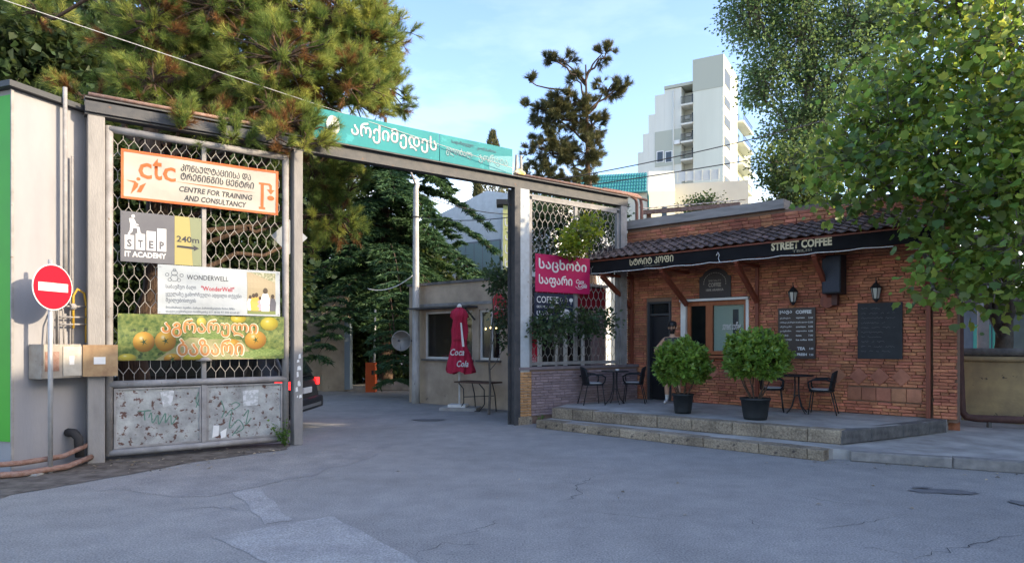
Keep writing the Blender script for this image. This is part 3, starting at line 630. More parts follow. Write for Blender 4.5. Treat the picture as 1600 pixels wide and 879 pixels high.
M_SILV = mat('letter_grey', (0.32, 0.33, 0.33), 0.5, (0.6, 0.6, 0.58), scale=9); M_GHOST = mat('letter_ghost', (0.1, 0.3, 0.32), 0.6, (0.25, 0.36, 0.37), scale=8)
def word(s_, x0, x1, z0, z1, m, edge=None):
    if edge: txt(s_, w * x0 + .012, w * x1 + .012, h * z0 - .008, h * z1 - .008, -.003, edge, t, bold=.02)
    txt(s_, w * x0, w * x1, h * z0, h * z1, -.006, m, t, bold=.012)
M_NAVY2 = mat('letter_shadow', (0.03, 0.08, 0.12), 0.6)
word('არქიმედეს', .16, .57, .2, .84, M_SILV, M_NAVY2)
word('გლობალ', .62, .76, .26, .62, M_GHOST, M_NAVY2); word('ჯორჯია', .8, .97, .22, .62, M_GHOST, M_NAVY2)
word('სადაზღვევო', .65, .77, .72, .88, M_NAVY2); word('კომპანია', .79, .9, .68, .82, M_NAVY2)
lg = MB(); lg.disc(w * .08, h * .52, .12, .17, -.02, -.003, 20); lg.build('round_logo', mat('logo_white', (0.7, 0.72, 0.7), 0.5, (0.2, 0.16, 0.12), scale=6, ramp=(.5, .6)), t)

M_MAG = mat('magenta_sign', (0.42, 0.006, 0.08), 0.6)
t, w, h = gsign('sign_board', 'magenta bakery sign with white Georgian letters on the mesh screen', 832, 917, 2.78, 3.58, -0.1, M_MAG)
txt('საცხობი', w * .06, w * .93, h * .54, h * .88, -.003, M_WP, t, bold=.03); txt('საფარი', w * .06, w * .66, h * .14, h * .46, -.003, M_WP, t, bold=.025)
txt('Coca', w * .73, w * .88, h * .28, h * .4, -.003, M_WP, t, bold=.02, shear=.3); txt('Cola', w * .77, w * .94, h * .17, h * .3, -.003, M_WP, t, bold=.02, shear=.3)
scribble(t, [(w * .72, h * .2), (w * .8, h * .13), (w * .93, h * .22)], -.0035, .01, M_WP, 'swash')
M_NAVY = mat('navy_sign', (0.012, 0.02, 0.045), 0.5)
t, w, h = gsign('sign_board', 'navy coffee sign with white letters and round cup logo behind the shrub', 832, 893, 2.05, 2.76, -0.07, M_NAVY)
txt('COFFEE', w * .05, w * .6, h * .7, h * .9, -.003, M_WP, t, bold=.005); txt('SERVED HERE', w * .05, w * .55, h * .55, h * .62, -.003, M_WP, t); txt('ყავა', w * .05, w * .42, h * .2, h * .46, -.003, M_WP, t, bold=.01)
lg = MB(); lg.disc(w * .78, h * .38, w * .14, h * .16, -.003, -.001, 20); lg.disc(w * .93, h * .82, w * .05, h * .06, -.003, -.001, 14)
ring(lg, w * .68, h * .82, h * .055, .008, -.003); ring(lg, w * .81, h * .82, h * .055, .008, -.003)
for x in (.68, .81, .93): lg.poly([(w * x - .006, h * .68), (w * x + .006, h * .68), (w * x + .006, h * .765), (w * x - .006, h * .765)], -.003, -.001)
lg.build('emblem', M_WP, t)
lg = MB(); ring(lg, w * .74, h * .36, h * .07, .015, -.0045)
for z in (.33, .38, .43): lg.poly([(w * .78, h * z), (w * .9, h * z), (w * .9, h * z + .012), (w * .78, h * z + .012)], -.0045, -.0035)
lg.build('cup_mark', M_NAVY, t)
t, w, h = gsign('sign_board', 'narrow red strip sign low behind the mesh beside the pale blue post', 831, 842, 1.22, 1.95, 0.05, mat('red_strip', (0.5, 0.01, 0.04), 0.5))
txt('Coca-Cola', w * .2, w * .8, h * .1, h * .3, -.003, M_WP, t)

# ---------------------------------------------------------------- plant helpers
def unit(a): return a / np.maximum(np.linalg.norm(a, axis=-1, keepdims=True), 1e-9)
T_LENS = (np.array([(0, 0, 0), (-.22, .35, .06), (0, .5, 0), (.22, .35, .06), (0, 1, -.05)], float), np.array([(0, 2, 1), (0, 3, 2), (1, 2, 4), (2, 3, 4)]))
T_OVAL = (np.array([(0, 0, 0), (-.4, .4, .08), (0, .45, 0), (.4, .4, .08), (0, 1, -.1)], float), np.array([(0, 2, 1), (0, 3, 2), (1, 2, 4), (2, 3, 4)]))
T_PLANE = (np.array([(0, 0, 0), (-.26, .08, .03), (-.5, .24, .07), (-.42, .42, .04), (-.45, .64, .0), (-.2, .7, .0), (0, 1.0, -.1), (.2, .7, 0), (.45, .64, 0), (.42, .42, .04), (.5, .24, .07), (.26, .08, .03), (0, .42, -.06)], float),
           np.array([(i, (i + 1) % 12, 12)[::-1] for i in range(12)]))
T_CARD = (np.array([(-.3, 0, 0), (.3, 0, 0), (.35, .7, .05), (0, 1, -.03), (-.35, .7, .05)], float), np.array([(0, 1, 2), (0, 2, 4), (2, 3, 4)]))
T_NEED = (np.array([(-.5, 0, 0), (.5, 0, 0), (0, 1, 0)], float), np.array([(0, 1, 2)]))
def leaf_np(pos, dirs, length, tmpl, width=1.0, up=0.6, nrm=None):
    n = len(pos); d = unit(dirs); r = rng.normal(size=(n, 3)) if nrm is None else nrm
    if nrm is None: r[:, 2] += up * 2
    nn = unit(r - d * (r * d).sum(1, keepdims=True)); x = np.cross(d, nn)
    L = np.broadcast_to(np.asarray(length, float), (n,))[:, None, None]; W = np.broadcast_to(np.asarray(width, float), (n,))[:, None, None]
    T = tmpl[0]
    V = pos[:, None, :] + L * (T[None, :, 0:1] * W * x[:, None, :] + T[None, :, 1:2] * d[:, None, :] + T[None, :, 2:3] * nn[:, None, :])
    k = len(T); Fc = tmpl[1][None] + (np.arange(n) * k)[:, None, None]
    return V.reshape(-1, 3), Fc.reshape(-1, 3), len(tmpl[1])
def tubes_np(segs, n=5):
    s = np.asarray(segs, float); p0, p1, r0, r1 = s[:, 0:3], s[:, 3:6], s[:, 6:7], s[:, 7:8]
    d = unit(p1 - p0); a = np.where(np.abs(d[:, 2:3]) > 0.9, [[1, 0, 0]], [[0, 0, 1]]); u = unit(np.cross(d, a)); v = np.cross(d, u)
    t = np.arange(n) * 2 * np.pi / n; cs = (np.cos(t)[None, :, None] * u[:, None] + np.sin(t)[None, :, None] * v[:, None])
    V = np.concatenate([p0[:, None] + cs * r0[:, None], p1[:, None] + cs * r1[:, None]], 1); m = len(s)
    j = np.arange(n); f = np.stack([j, (j + 1) % n, (j + 1) % n + n, j + n], 1)
    return V.reshape(-1, 3), (f[None] + (np.arange(m) * 2 * n)[:, None, None]).reshape(-1, 4)
def seg_curve(segs, a, b, r0, r1, sag=0.0, n=4, wob=0.0):
    a, b = np.asarray(a, float), np.asarray(b, float); L = np.linalg.norm(b - a); prev = a; pr = r0
    for i in range(1, n + 1):
        t = i / n; p = a + (b - a) * t + np.array([0, 0, sag * L * 4 * t * (1 - t)]) + (rng.normal(size=3) * wob * L if i < n else 0)
        r = r0 + (r1 - r0) * t; segs.append((*prev, *p, pr, r)); prev, pr = p, r
def np_obj(name, V, Fc, m, parent, attr=None, smooth=False, off=(0, 0, 0)):
    me = np_mesh(name, np.asarray(V) - np.asarray(off, float), Fc, attr, smooth); me.materials.append(m)
    return link_mesh(name, me, parent)
def in_ell(n, b, lo=0.45):
    d = unit(rng.normal(size=(n, 3))); r = rng.uniform(lo, 1.0, size=(n, 1)) ** 0.7
    return np.array(b[:3]) + d * r * np.array(b[3:6])
M_BARK = mat('bark', (0.12, 0.075, 0.05), 0.95, (0.05, 0.034, 0.026), scale=9, bump=1.0, bscale=14, stretch=(3, 3, 0.5))
M_BARKG = mat('grey_bark', (0.17, 0.145, 0.12), 0.95, (0.09, 0.078, 0.066), scale=8, bump=0.6, bscale=20)
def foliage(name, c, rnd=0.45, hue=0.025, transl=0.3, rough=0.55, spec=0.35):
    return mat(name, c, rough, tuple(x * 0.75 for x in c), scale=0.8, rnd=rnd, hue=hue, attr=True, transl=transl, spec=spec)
def blob_tree(name, label, base, top, r, blobs, ncl, nlf, cr, size, tmpl, fol, bark=M_BARKG, cat='tree', group=None, lo=0.45, up=0.6, droop=0.0, width=1.0, twig=0.012, flat=0.75, cap_seg=999):
    base = np.array(base, float); t = thing(name, label, cat, tuple(base), 0, group)
    segs = []; top = np.array(top, float); seg_curve(segs, base - [0, 0, .05], top, r, r * 0.22, 0, 8, 0.012)
    P, D, A = [], [], []
    vol = np.array([b[3] * b[4] * b[5] for b in blobs]) ** (2 / 3); share = vol / vol.sum()
    for b, sh in zip(blobs, share):
        c = np.array(b[:3]); tt = np.clip((c[2] - base[2]) / max(top[2] - base[2], .1) - 0.22, 0.25, 1.0); root = base + (top - base) * tt
        seg_curve(segs, root, c, r * 0.32, r * 0.12, 0.05, 5, 0.03)
        n = max(3, int(ncl * sh)); cc = in_ell(n, b, lo)
        for p in cc:
            s0 = c + (p - c) * rng.uniform(0.0, 0.35); seg_curve(segs, s0, p, twig * 1.6, twig * 0.6, 0.04, 2, 0.04)
        k = nlf; pos = np.repeat(cc, k, 0) + rng.normal(size=(n * k, 3)) * cr * np.array([1, 1, flat])
        out = unit(pos - np.repeat(cc, k, 0)) + rng.normal(size=(n * k, 3)) * 0.5 + 0.35 * unit(pos - c) + np.array([0, 0, -droop])
        P.append(pos); D.append(out); A.append(np.clip(0.6 * np.repeat(rng.random(n), k) + 0.4 * rng.random(n * k), 0, 1))
    P, D, A = np.concatenate(P), np.concatenate(D), np.concatenate(A)
    V, Fc, m = leaf_np(P, D, size * rng.uniform(0.45, 1.3, len(P)), tmpl, width, up)
    np_obj('crown', V, Fc, fol, t, np.repeat(A, m), off=base)
    V, Fc = tubes_np(segs); np_obj('trunk', V, Fc, bark, t, smooth=True, off=base)
    return t

# ---------------------------------------------------------------- cafe building
CA = math.atan2(-0.679, 0.734); P0 = (6.88, 12.45, 0)
def wt(px): r = (px - 800) / F; return (12.45 * r - 6.88) / (0.734 + 0.679 * r)
def wpt(t, y=0.0, z=0.0): return (P0[0] + .734 * t + .679 * y, P0[1] - .679 * t + .734 * y, z)
def wz(px, py): return CAMZ - (py - HOR) / F * (12.45 - .679 * wt(px))
cafe = thing('cafe_building', 'single-storey red brick coffee kiosk with dark tiled awning and black fascia', 'building', P0, CA)
XL, XR = -5.6, 1.15
dx0, dx1, dz1 = wt(1011), wt(1047), 2.66
wx0, wx1, wz0, wz1 = wt(1066), wt(1168), 1.42, 2.62
core = MB()
for x0, x1, z0, z1 in ((XL, dx0, 0.3, 4.42), (dx0, dx1, dz1, 4.42), (dx1, wx0, 0.3, 4.42), (wx0, wx1, 0.3, wz0), (wx0, wx1, wz1, 4.42), (wx1, XR, 0.3, 4.42)):
    core.box(x0, x1, 0.05, 0.3, z0, z1)
core.build('wall_core', M_MORTAR, cafe)
XB = XR - 1.35                               # the kiosk narrows towards its back
sd = MB(); prism(sd, [(XL, .3), (XL + .25, .3), (XL + .25, 5.2), (XL, 5.2)], 0, 4.42); prism(sd, [(XR - .25, .3), (XR, .3), (XB, 5.2), (XB - .25, 5.2)], 0, 4.42); prism(sd, [(XL + .25, 4.95), (XB - .25, 4.95), (XB - .25, 5.2), (XL + .25, 5.2)], 0, 4.42); sd.build('side_wall', M_BRICK, cafe)
prism(MB(), [(XL - .02, .31), (XR + .0, .31), (XB + .02, 5.25), (XL - .02, 5.25)], 4.425, 4.5).build('roof_slab', M_CONCD, cafe)
inn = MB(); inn.box(XL + .3, XR - 1.2, 3.0, 3.05, .36, 4.3); inn.build('inner_wall', mat('inner_wall', (0.3, 0.32, 0.33), 0.9), cafe)
inn = MB(); inn.box(dx1 + .08, dx1 + .13, .31, 3, .36, 4.3); inn.build('partition', mat('partition_dark', (0.03, 0.03, 0.035), 0.9), cafe)
tilesq = [(wt(1330 + 0), .62), ]
# decorative tiles: squares then diamonds, set in the brickwork
dec = []
for k, x in enumerate((-.62, -.37, -.12, .13, .38)): dec.append((x, x + .242, .62, .86, 0))
holes = [(dx0 - .04, dx1 + .04, 0, dz1 + .04), (wx0 - .03, wx1 + .03, wz0 - .05, wz1 + .06)] + [(a - .003, b_ + .003, c - .003, d + .003) for a, b_, c, d, _ in dec]
pil0 = wt(1459)
brick_run(cafe, XL, pil0 - .06, 0.0, 0.37, 3.98, 0.24, 0.058, M_BRICK, M_BRICKJ, 225, holes, key=lambda q: -(q[0] + q[1]) + 1.4 * abs((q[2]) - 1.5))
brick_run(cafe, XL, XR, 0.02, 4.06, 4.42, 0.27, 0.075, M_BRICK, M_BRICKJ, 30, (), key=lambda q: -(q[0]))
brick_run(cafe, pil0, XR, -0.05, 0.37, 3.9, 0.23, 0.058, M_BRICK, M_BRICKJ, 45, (), dep=.1, key=lambda q: abs(q[2] - 1.2))
for a, b_, c, d, _ in dec:
    o = MB().cbox(a, b_, -.006, .05, c, d, .006).build('wall_tile', M_TERRA, cafe)
for x in (wt(1112), wt(1140), -.8, -.42, -.06, .3):
    c = .12; mb = MB(); mb.cbox(-c, c, 0, .05, -c, c, .006)
    o = mb.build('wall_tile', M_TERRA, cafe, loc=(x, -.017, 1.07)); o.rotation_euler = (0, R(45), 0)
# coping boards over the left part of the parapet
MB().box(XL - .05, wt(1226), -.06, .3, 4.425, 4.62).build('coping', mat('grey_board', (0.36, 0.325, 0.3), .9, (.23, .21, .19), scale=5, stretch=(.4, 1, 3)), cafe)
# door
dr = MB().box(dx0 + .06, dx1 - .05, .12, .17, .37, 2.32).build('door', mat('door_black', (.012, .013, .018), .35), cafe)
MB().tube([(dx1 - .14, .08, 1.25), (dx1 - .14, .08, 1.5)], .012).build('handle', M_STEEL, dr, True)
fr = MB(); fr.box(dx0, dx0 + .055, .02, .2, .36, dz1); fr.box(dx1 - .045, dx1, .02, .2, .36, dz1); fr.box(dx0 + .055, dx1 - .045, .02, .2, dz1 - .05, dz1); fr.box(dx0 + .055, dx1 - .045, .06, .18, 2.33, 2.38); fr.build('door_frame', mat('door_frame_dark', (.05, .05, .055), .6), cafe)
MB().box(dx0 + .056, dx1 - .046, .13, .14, 2.381, dz1 - .051).build('transom_pane', M_GLASS, cafe)
# window
MB().box(wx0 - .04, wx1 + .04, -.07, .04, wz1 + .0, wz1 + .05).build('window_lintel_trim', M_WHITE, cafe)
MB().box(wx0 - .03, wx0 + .09, -.02, .2, wz0, wz1 - .002).build('window_jamb', M_WHITE, cafe)
MB().box(wx1 - .03, wx1 + .03, -.02, .2, wz0, wz1 - .002).build('window_jamb', M_WHITE, cafe)
wi = MB(); xm = wt(1101)
wi.box(wx0 + .1, wx1 - .04, .05, .12, wz1 - .1, wz1 - .004); wi.box(wx0 + .1, wx1 - .04, .05, .12, wz0 + .02, wz0 + .1)
for x0, x1 in ((wx0 + .1, wx0 + .18), (xm, xm + .16), (wx1 - .1, wx1 - .04)): wi.box(x0, x1, .051, .119, wz0 + .1, wz1 - .1)
M_WINW = mat('window_wood', (.36, .12, .045), .45, (.25, .07, .025), scale=9, stretch=(1, 1, .2))
win = wi.build('window', M_WINW, cafe)
for x0, x1 in ((wx0 + .18, xm), (xm + .16, wx1 - .1)): MB().box(x0, x1, .08, .09, wz0 + .1, wz1 - .1).build('pane', glass('clear_glass', (.03, .035, .035), .82), win)
MB().box(xm + .1, wx1 - .02, -.2, .05, wz0 - .05, wz0).build('sill', M_WINW, win)
MB().box(xm + .6, wx1 - .25, .115, .12, wz0 + .1, wz1 - .2).build('blind', mat('dark_blind', (.03, .05, .09), .6, (.08, .1, .14), scale=20, stretch=(.05, 1, 2)), win)
MB().box(xm + .16, wx1 - .1, .125, .13, wz0 + .1, wz1 - .1).build('window_light_sheet', mat('window_light_sheet', (.74, .8, .74), .7), win)  # added pale sheet: its colour stands in for a lighter interior
txt('street coffee', xm + .38, wx1 - .18, 1.98, 2.15, .075, M_WP, win, bold=.01, shear=.25); txt('TAKE AWAY', xm + .6, wx1 - .45, 1.72, 1.8, .075, M_WP, win, bold=.02); txt('AVAILABLE', xm + .6, wx1 - .45, 1.84, 1.88, .075, M_WP, win)
# wood posts, brackets
for x in (wt(990), wt(1185), wt(1452)): MB().box(x - .035, x + .035, -.09, -.055, .365, 3.3).build('timber_post', M_WOOD, cafe)
FY = -0.93
AX0, AX1 = -5.95, 1.0; ez, wzt = 3.68, 4.1
def fy(x): return FY - .42 * (AX1 - x) / (AX1 - AX0)      # the eave stands further out towards the gate
def ez_at(x): return ez - .1 * (AX1 - x) / (AX1 - AX0)
for px in (988, 1075, 1185, 1300, 1455):
    x = wt(px); br = MB(); br.bar((x, -.06, 2.55), (x, fy(x) + .06, 3.3 + ez_at(x) - ez), .085, .085); br.build('bracket', M_WOOD, cafe)
    MB().box(x - .04, x + .04, fy(x) + .01, 0, 3.31 + ez_at(x) - ez, 3.365 + ez_at(x) - ez).build('outrigger', M_WOOD, cafe)
# awning
def fbox(mb, x0, x1, y0, y1, z0, z1):       # box that follows the eave line: y and z measured from it
    vs = [(x, fy(x) + y, ez_at(x) + z) for z in (z0, z1) for x, y in ((x0, y0), (x1, y0), (x1, y1), (x0, y1))]
    return mb.add(vs, [(0, 3, 2, 1), (4, 5, 6, 7), (0, 1, 5, 4), (1, 2, 6, 5), (2, 3, 7, 6), (3, 0, 4, 7)])
aw = fbox(MB(), AX0, AX1, -.025, 0, -.3, -.02)
for x in (AX0 - .02, AX1): aw.box(x, x + .02, fy(x) - .024, -.01, ez_at(x) - .29, ez_at(x) - .03)
fas = aw.build('fascia', M_FASC, cafe)
dk = MB(); dk.add([(x, y, z) for o_ in (-.035, -.06) for x, y, z in ((AX0, fy(AX0) - .06, ez_at(AX0) + o_), (AX1, fy(AX1) - .06, ez_at(AX1) + o_), (AX1, 0, wzt + .005 + o_), (AX0, 0, wzt + .005 + o_))], [(0, 1, 2, 3), (7, 6, 5, 4), (0, 4, 5, 1), (2, 6, 7, 3), (1, 5, 6, 2), (3, 7, 4, 0)])
awn = dk.build('awning_roof', M_WOOD, cafe)
nrow, TW = 6, 0.2; ex = .172
protos = []
for v in range(3):
    mb = MB(); vs = []; kx = 7; Lt = ex + .05
    for (yy, zz) in ((0, .022), (Lt, 0.0)):
        for i in range(kx):
            f = i / (kx - 1); hh = .03 * max(0, math.sin(math.pi * min(1, f / .62))) if f < .62 else -.008 * math.sin(math.pi * (f - .62) / .38)
            vs.append((f * TW, yy, zz + hh))
    for i in range(kx): x, y, z = vs[i]; vs.append((x, y + .004, z - .016))
    fs = [(i, i + 1, i + 1 + kx, i + kx) for i in range(kx - 1)] + [(2 * kx + i, 2 * kx + i + 1, i + 1, i) for i in range(kx - 1)]
    mb.add([(a + random.uniform(-.002, .002), b_, c + random.uniform(-.002, .002)) for a, b_, c in vs], fs)
    me = mb.mesh('tile'); me.materials.append(M_ROOFT); protos.append(me)
for r_ in range(nrow):
    x = AX0
    while x < AX1 - .05:
        dy, dz = -fy(x) + .08, wzt - ez_at(x); sl = math.atan2(dz, dy); e_ = math.hypot(dy, dz) / nrow
        o = link_mesh('tile', random.choice(protos), awn, (x + random.uniform(-.006, .006), fy(x) - .1 + r_ * e_ * math.cos(sl) + random.uniform(-.015, .01), ez_at(x) - .022 + r_ * e_ * math.sin(sl) + random.uniform(0, .006)), (sl - .02 + random.uniform(-.012, .012), random.uniform(-.02, .02), random.uniform(-.025, .025)))
        o.scale = (1, (e_ + .05) / (ex + .05), 1); x += TW
def ft(px):                                 # x on the eave line for a photo column
    r = (px - 800) / F; x = 0.0
    for _ in range(8):
        y = fy(x) - .03; bx, by = 6.88 + .679 * y, 12.45 + .734 * y; x = (by * r - bx) / (.734 + .679 * r)
    return x
def ftxt(s_, pa, pb, z0, z1, m, bold):
    o = txt(s_, ft(pa), ft(pb), z0, z1, 0, m, fas, bold=bold)
    for v in o.data.vertices: v.co.z += ez_at(v.co.x) - 3.68; v.co.y += fy(v.co.x) - .03
MDG = mat('dim_gold', (.3, .26, .18), .5)
ftxt('STREET COFFEE', 1205, 1300, 3.47, 3.63, M_GOLD, .04); ftxt('TBILISI', 1238, 1268, 3.4, 3.45, MDG, 0)
ftxt('ᲡᲢᲠᲘᲢ ᲙᲝᲤᲘ', 984, 1052, 3.46, 3.6, M_GOLD, .02); ftxt('თბილისი', 1006, 1030, 3.4, 3.44, MDG, 0)
cb = []
for i in range(40):
    t_ = AX0 + .3 + (AX1 - AX0 - .9) * i / 39; cb.append((t_, fy(t_) - .04, ez_at(t_) - .315 - .02 * abs(math.sin(i * .7)) + random.uniform(-.004, .004)))
MB().tube(cb, .008, 5).build('light_cable', M_WHITE, cafe)
xk = ft(1122); yk = fy(xk) - .04; MB().tube([(xk - .03, yk, 3.44), (xk, yk, 3.5), (xk + .03, yk, 3.44), (xk + .01, yk, 3.38), (xk + .04, yk, 3.3)], .008, 5).build('cable_loop', M_WHITE, cafe)
# round end of the log bracket and wall spots
MB().lathe([(.13, -.0), (.13, .14)], 20, Matrix.Translation((wt(1296), -.015, 2.5)) @ Matrix.Rotation(R(90), 4, 'X')).build('round_bracket_pad', M_WOOD, cafe)
MB().box(wt(1296) + .1, wt(1296) + .2, -.2, -.055, 2.42, 2.62).build('speaker_bracket', mat('bracket_brown', (.08, .03, .025), .6), cafe)
# speaker
x = wt(1312)
t = thing('loudspeaker', 'tall black loudspeaker hung under the awning above the round wall bracket', 'loudspeaker', wpt(x, -.33, 2.62), CA)
bev(MB().box(-.17, .17, -.17, .17, 0, .72).build('cabinet', M_BLACKP, t), .015)
MB().box(-.15, .15, -.181, -.171, .03, .69).build('grille', mat('grille', (.02, .025, .04), .6, (.035, .04, .06), scale=60), t)
MB().bar((0, .17, .36), (0, .33, .36), .05, .05).build('bracket_arm', M_BLACKP, t)
# lanterns
def lantern(px, label):
    x = wt(px); t = thing('wall_lantern', label, 'lantern', wpt(x, 0, 2.45), CA, 'lanterns on the brick wall')
    MB().box(-.03, .03, -.03, -.002, .12, .3).build('wall_plate', M_BLACK, t)
    MB().tube([(0, -.03, .26), (0, -.1, .34), (0, -.14, .4)], .012, 6).build('arm', M_BLACK, t)
    c = Matrix.Translation((0, -.14, 0))
    MB().lathe([(.0, .42), (.012, .4), (.012, .37), (.03, .35), (.05, .33), (.1, .27), (.108, .26), (.09, .255)], 6, c).build('cap', M_BLACK, t)
    MB().lathe([(.01, .42), (.016, .435), (.0, .45)], 8, c).build('finial', M_BLACK, t)
    MB().lathe([(.055, .06), (.04, .03), (.015, .0)], 6, c).build('base', M_BLACK, t)
    for k in range(6):
        a, b_ = 2 * math.pi * k / 6, 2 * math.pi * (k + 1) / 6; g_ = MB()
        f_ = lambda an, rr, z: (rr * math.cos(an), -.14 + rr * math.sin(an), z)
        e = .12; g_.add([f_(a + e, .049, .065), f_(b_ - e, .049, .065), f_(b_ - e, .083, .252), f_(a + e, .083, .252)], [(0, 1, 2, 3)])
        g_.build('pane', mat('frosted_pane', (.5, .48, .42), .35), t)
        MB().bar(f_(a, .052, .06), f_(a, .088, .256), .012, .012).build('rib', M_BLACK, t)
lantern(1243, 'black wall lantern above the printed menu board'); lantern(1372, 'black wall lantern above the chalkboard')
# boards
def wboard(name, label, pxa, pxb, z0, z1, m, cat='sign', y=-.04):
    a, b_ = wt(pxa), wt(pxb); t = thing(name, label, cat, wpt(a, y, z0), CA); return t, b_ - a, z1 - z0
t, w, h = wboard('menu_board', 'brown menu board with white coffee and tea prices on brick wall', 1217, 1275, 1.38, 2.4, None)
MB().box(0, w, 0, .02, 0, h).build('board', mat('menu_brown', (.05, .034, .028), .5), t)
txt('ყავა', w * .05, w * .38, h * .88, h * .95, -.003, M_WP, t, bold=.04); txt('COFFEE', w * .48, w * .9, h * .88, h * .95, -.003, M_WP, t, bold=.05)
for i, (a, b_, c) in enumerate((('ესპრესო', 'espresso', '3.00'), ('ორმაგი ესპრესო', 'double espresso', '5.00'), ('ამერიკანო', 'americano', '5.00'), ('კაპუჩინო', 'cappuccino', '6.00'), ('ლატე', 'latte', '7.00'), ('ცივი ყავა', 'ice coffee', '8.00'))):
    z = h * (.78 - i * .085); txt(a, w * .05, w * (.2 + .02 * len(a)), z, z + h * .035, -.003, M_WP, t, bold=.03); txt(b_, w * .49, w * min(.8, .5 + .028 * len(b_)), z, z + h * .032, -.003, M_WP, t, bold=.03); txt(c, w * .82, w * .94, z, z + h * .035, -.003, M_WP, t, bold=.02)
txt('TEA', w * .52, w * .74, h * .17, h * .23, -.003, M_WP, t, bold=.05); txt('3.00', w * .84, w * .95, h * .18, h * .22, -.003, M_WP, t, bold=.02); txt('FRESH', w * .52, w * .78, h * .06, h * .11, -.003, M_WP, t, bold=.05); txt('7.00', w * .84, w * .95, h * .06, h * .1, -.003, M_WP, t, bold=.02)
txt('ჩაი', w * .05, w * .2, h * .18, h * .23, -.003, M_WP, t, bold=.04); txt('ფრეში', w * .05, w * .3, h * .06, h * .11, -.003, M_WP, t, bold=.04)
t, w, h = wboard('chalkboard', 'black chalkboard with faint handwritten lines near the right timber post', 1341, 1411, 1.4, 2.44, None, 'chalkboard')
MB().box(0, w, 0, .02, 0, h).build('board', mat('chalk_black', (.022, .023, .027), .7, (.034, .036, .04), scale=4), t)
M_CHALK = mat('chalk', (.15, .15, .155), .95)
for i in range(10):
    z = h * (.9 - i * .085); x = w * .08; end = w * random.uniform(.6, .92); pts = []
    while x < end:
        pts.append((x, z + random.uniform(-.014, .014))); x += random.uniform(.008, .02)
        if random.random() < .12 and len(pts) > 3: scribble(t, pts, -.003, .005, M_CHALK, 'handwriting'); pts = []; x += .04
    if len(pts) > 2: scribble(t, pts, -.003, .005, M_CHALK, 'handwriting')
txt('7.00', w * .8, w * .93, h * .9, h * .94, -.003, M_CHALK, t)
t, w, h = wboard('arched_sign', 'dark arched coffee sign above the serving window', 1094, 1143, 2.68, 3.32, None)
pts = [(0, 0), (w, 0), (w, h * .72)] + [(w / 2 + w * .4 * math.cos(a), h * .72 + h * .28 * math.sin(a)) for a in [R(10 + 160 * i / 12) for i in range(13)]] + [(0, h * .72)]
MB().poly(pts, 0, .02).build('board', mat('arch_brown', (.04, .034, .034), .5), t)
M_TAN = mat('print_tan', (.42, .38, .33), .6)
txt('SPECIALTY', w * .3, w * .7, h * .55, h * .61, -.003, M_TAN, t); txt('COFFEE', w * .3, w * .7, h * .37, h * .51, -.003, M_TAN, t, bold=.02); txt('100% ARABICA', w * .22, w * .78, h * .23, h * .31, -.003, M_TAN, t, bold=.03)
lg = MB()
for i in range(16):
    a, b_ = R(-10 + 200 * i / 16), R(-10 + 200 * (i + .7) / 16); f_ = lambda an, r_: (w / 2 + w * .36 * r_ * math.cos(an), -.003, h * .5 + h * .36 * r_ * math.sin(an))
    lg.add([f_(a, 1), f_(b_, 1), f_(b_, .96), f_(a, .96)], [(0, 3, 2, 1)])
lg.build('arc_mark', M_TAN, t)
# ---------------------------------------------------------------- café furniture
def chair(label, px, Y, rz, group='black terrace chairs'):
    x = (px - 800) / F * Y; t = thing('terrace_chair', label, 'chair', (x, Y, TZ + .002), rz, group)
    # faces +x in local space
    vs = []; nx, nz = 9, 6
    for j in range(nz):
        f = j / (nz - 1); z = .46 + .36 * f; half = .23 * (1 - .18 * f ** 3)
        for i in range(nx):
            a = (i / (nx - 1) - .5) * 2; vs.append((-.2 - .06 * f + .07 * a * a, half * a, z - .05 * (abs(a) ** 3) * f))
    fs = [(j * nx + i, j * nx + i + 1, (j + 1) * nx + i + 1, (j + 1) * nx + i) for j in range(nz - 1) for i in range(nx - 1)]
    o = MB().add(vs, fs).build('backrest', M_BLACKP, t, True); md = o.modifiers.new('s', 'SOLIDIFY'); md.thickness = .018
    st = MB(); prof = [(.22 * math.copysign(abs(math.cos(a)) ** .6, math.cos(a)), .22 * math.copysign(abs(math.sin(a)) ** .6, math.sin(a))) for a in [2 * math.pi * k / 24 for k in range(24)]]
    prism(st, prof, .42, .455); bev(st.build('seat', M_BLACKP, t), .012)
    st = MB(); prism(st, [(a * .86, b_ * .86) for a, b_ in prof], .457, .475); bev(st.build('seat_highlight', mat('painted_highlight', (.45, .45, .46), .7), t), .008)  # raised pale layer paints the highlight on the seat
    for sy in (-1, 1):
        MB().tube([(-.23, sy * .2, .6), (-.1, sy * .26, .66), (.12, sy * .27, .65), (.21, sy * .255, .6), (.2, sy * .23, .5), (.15, sy * .215, .44)], .017, 8).build('armrest', M_BLACKP, t, True)
        MB().tube([(.16, sy * .19, .43), (.21, sy * .23, 0)], .011, 8).build('leg', M_BLACK, t, True)
        MB().tube([(-.17, sy * .19, .43), (-.27, sy * .23, 0)], .011, 8).build('leg', M_BLACK, t, True)
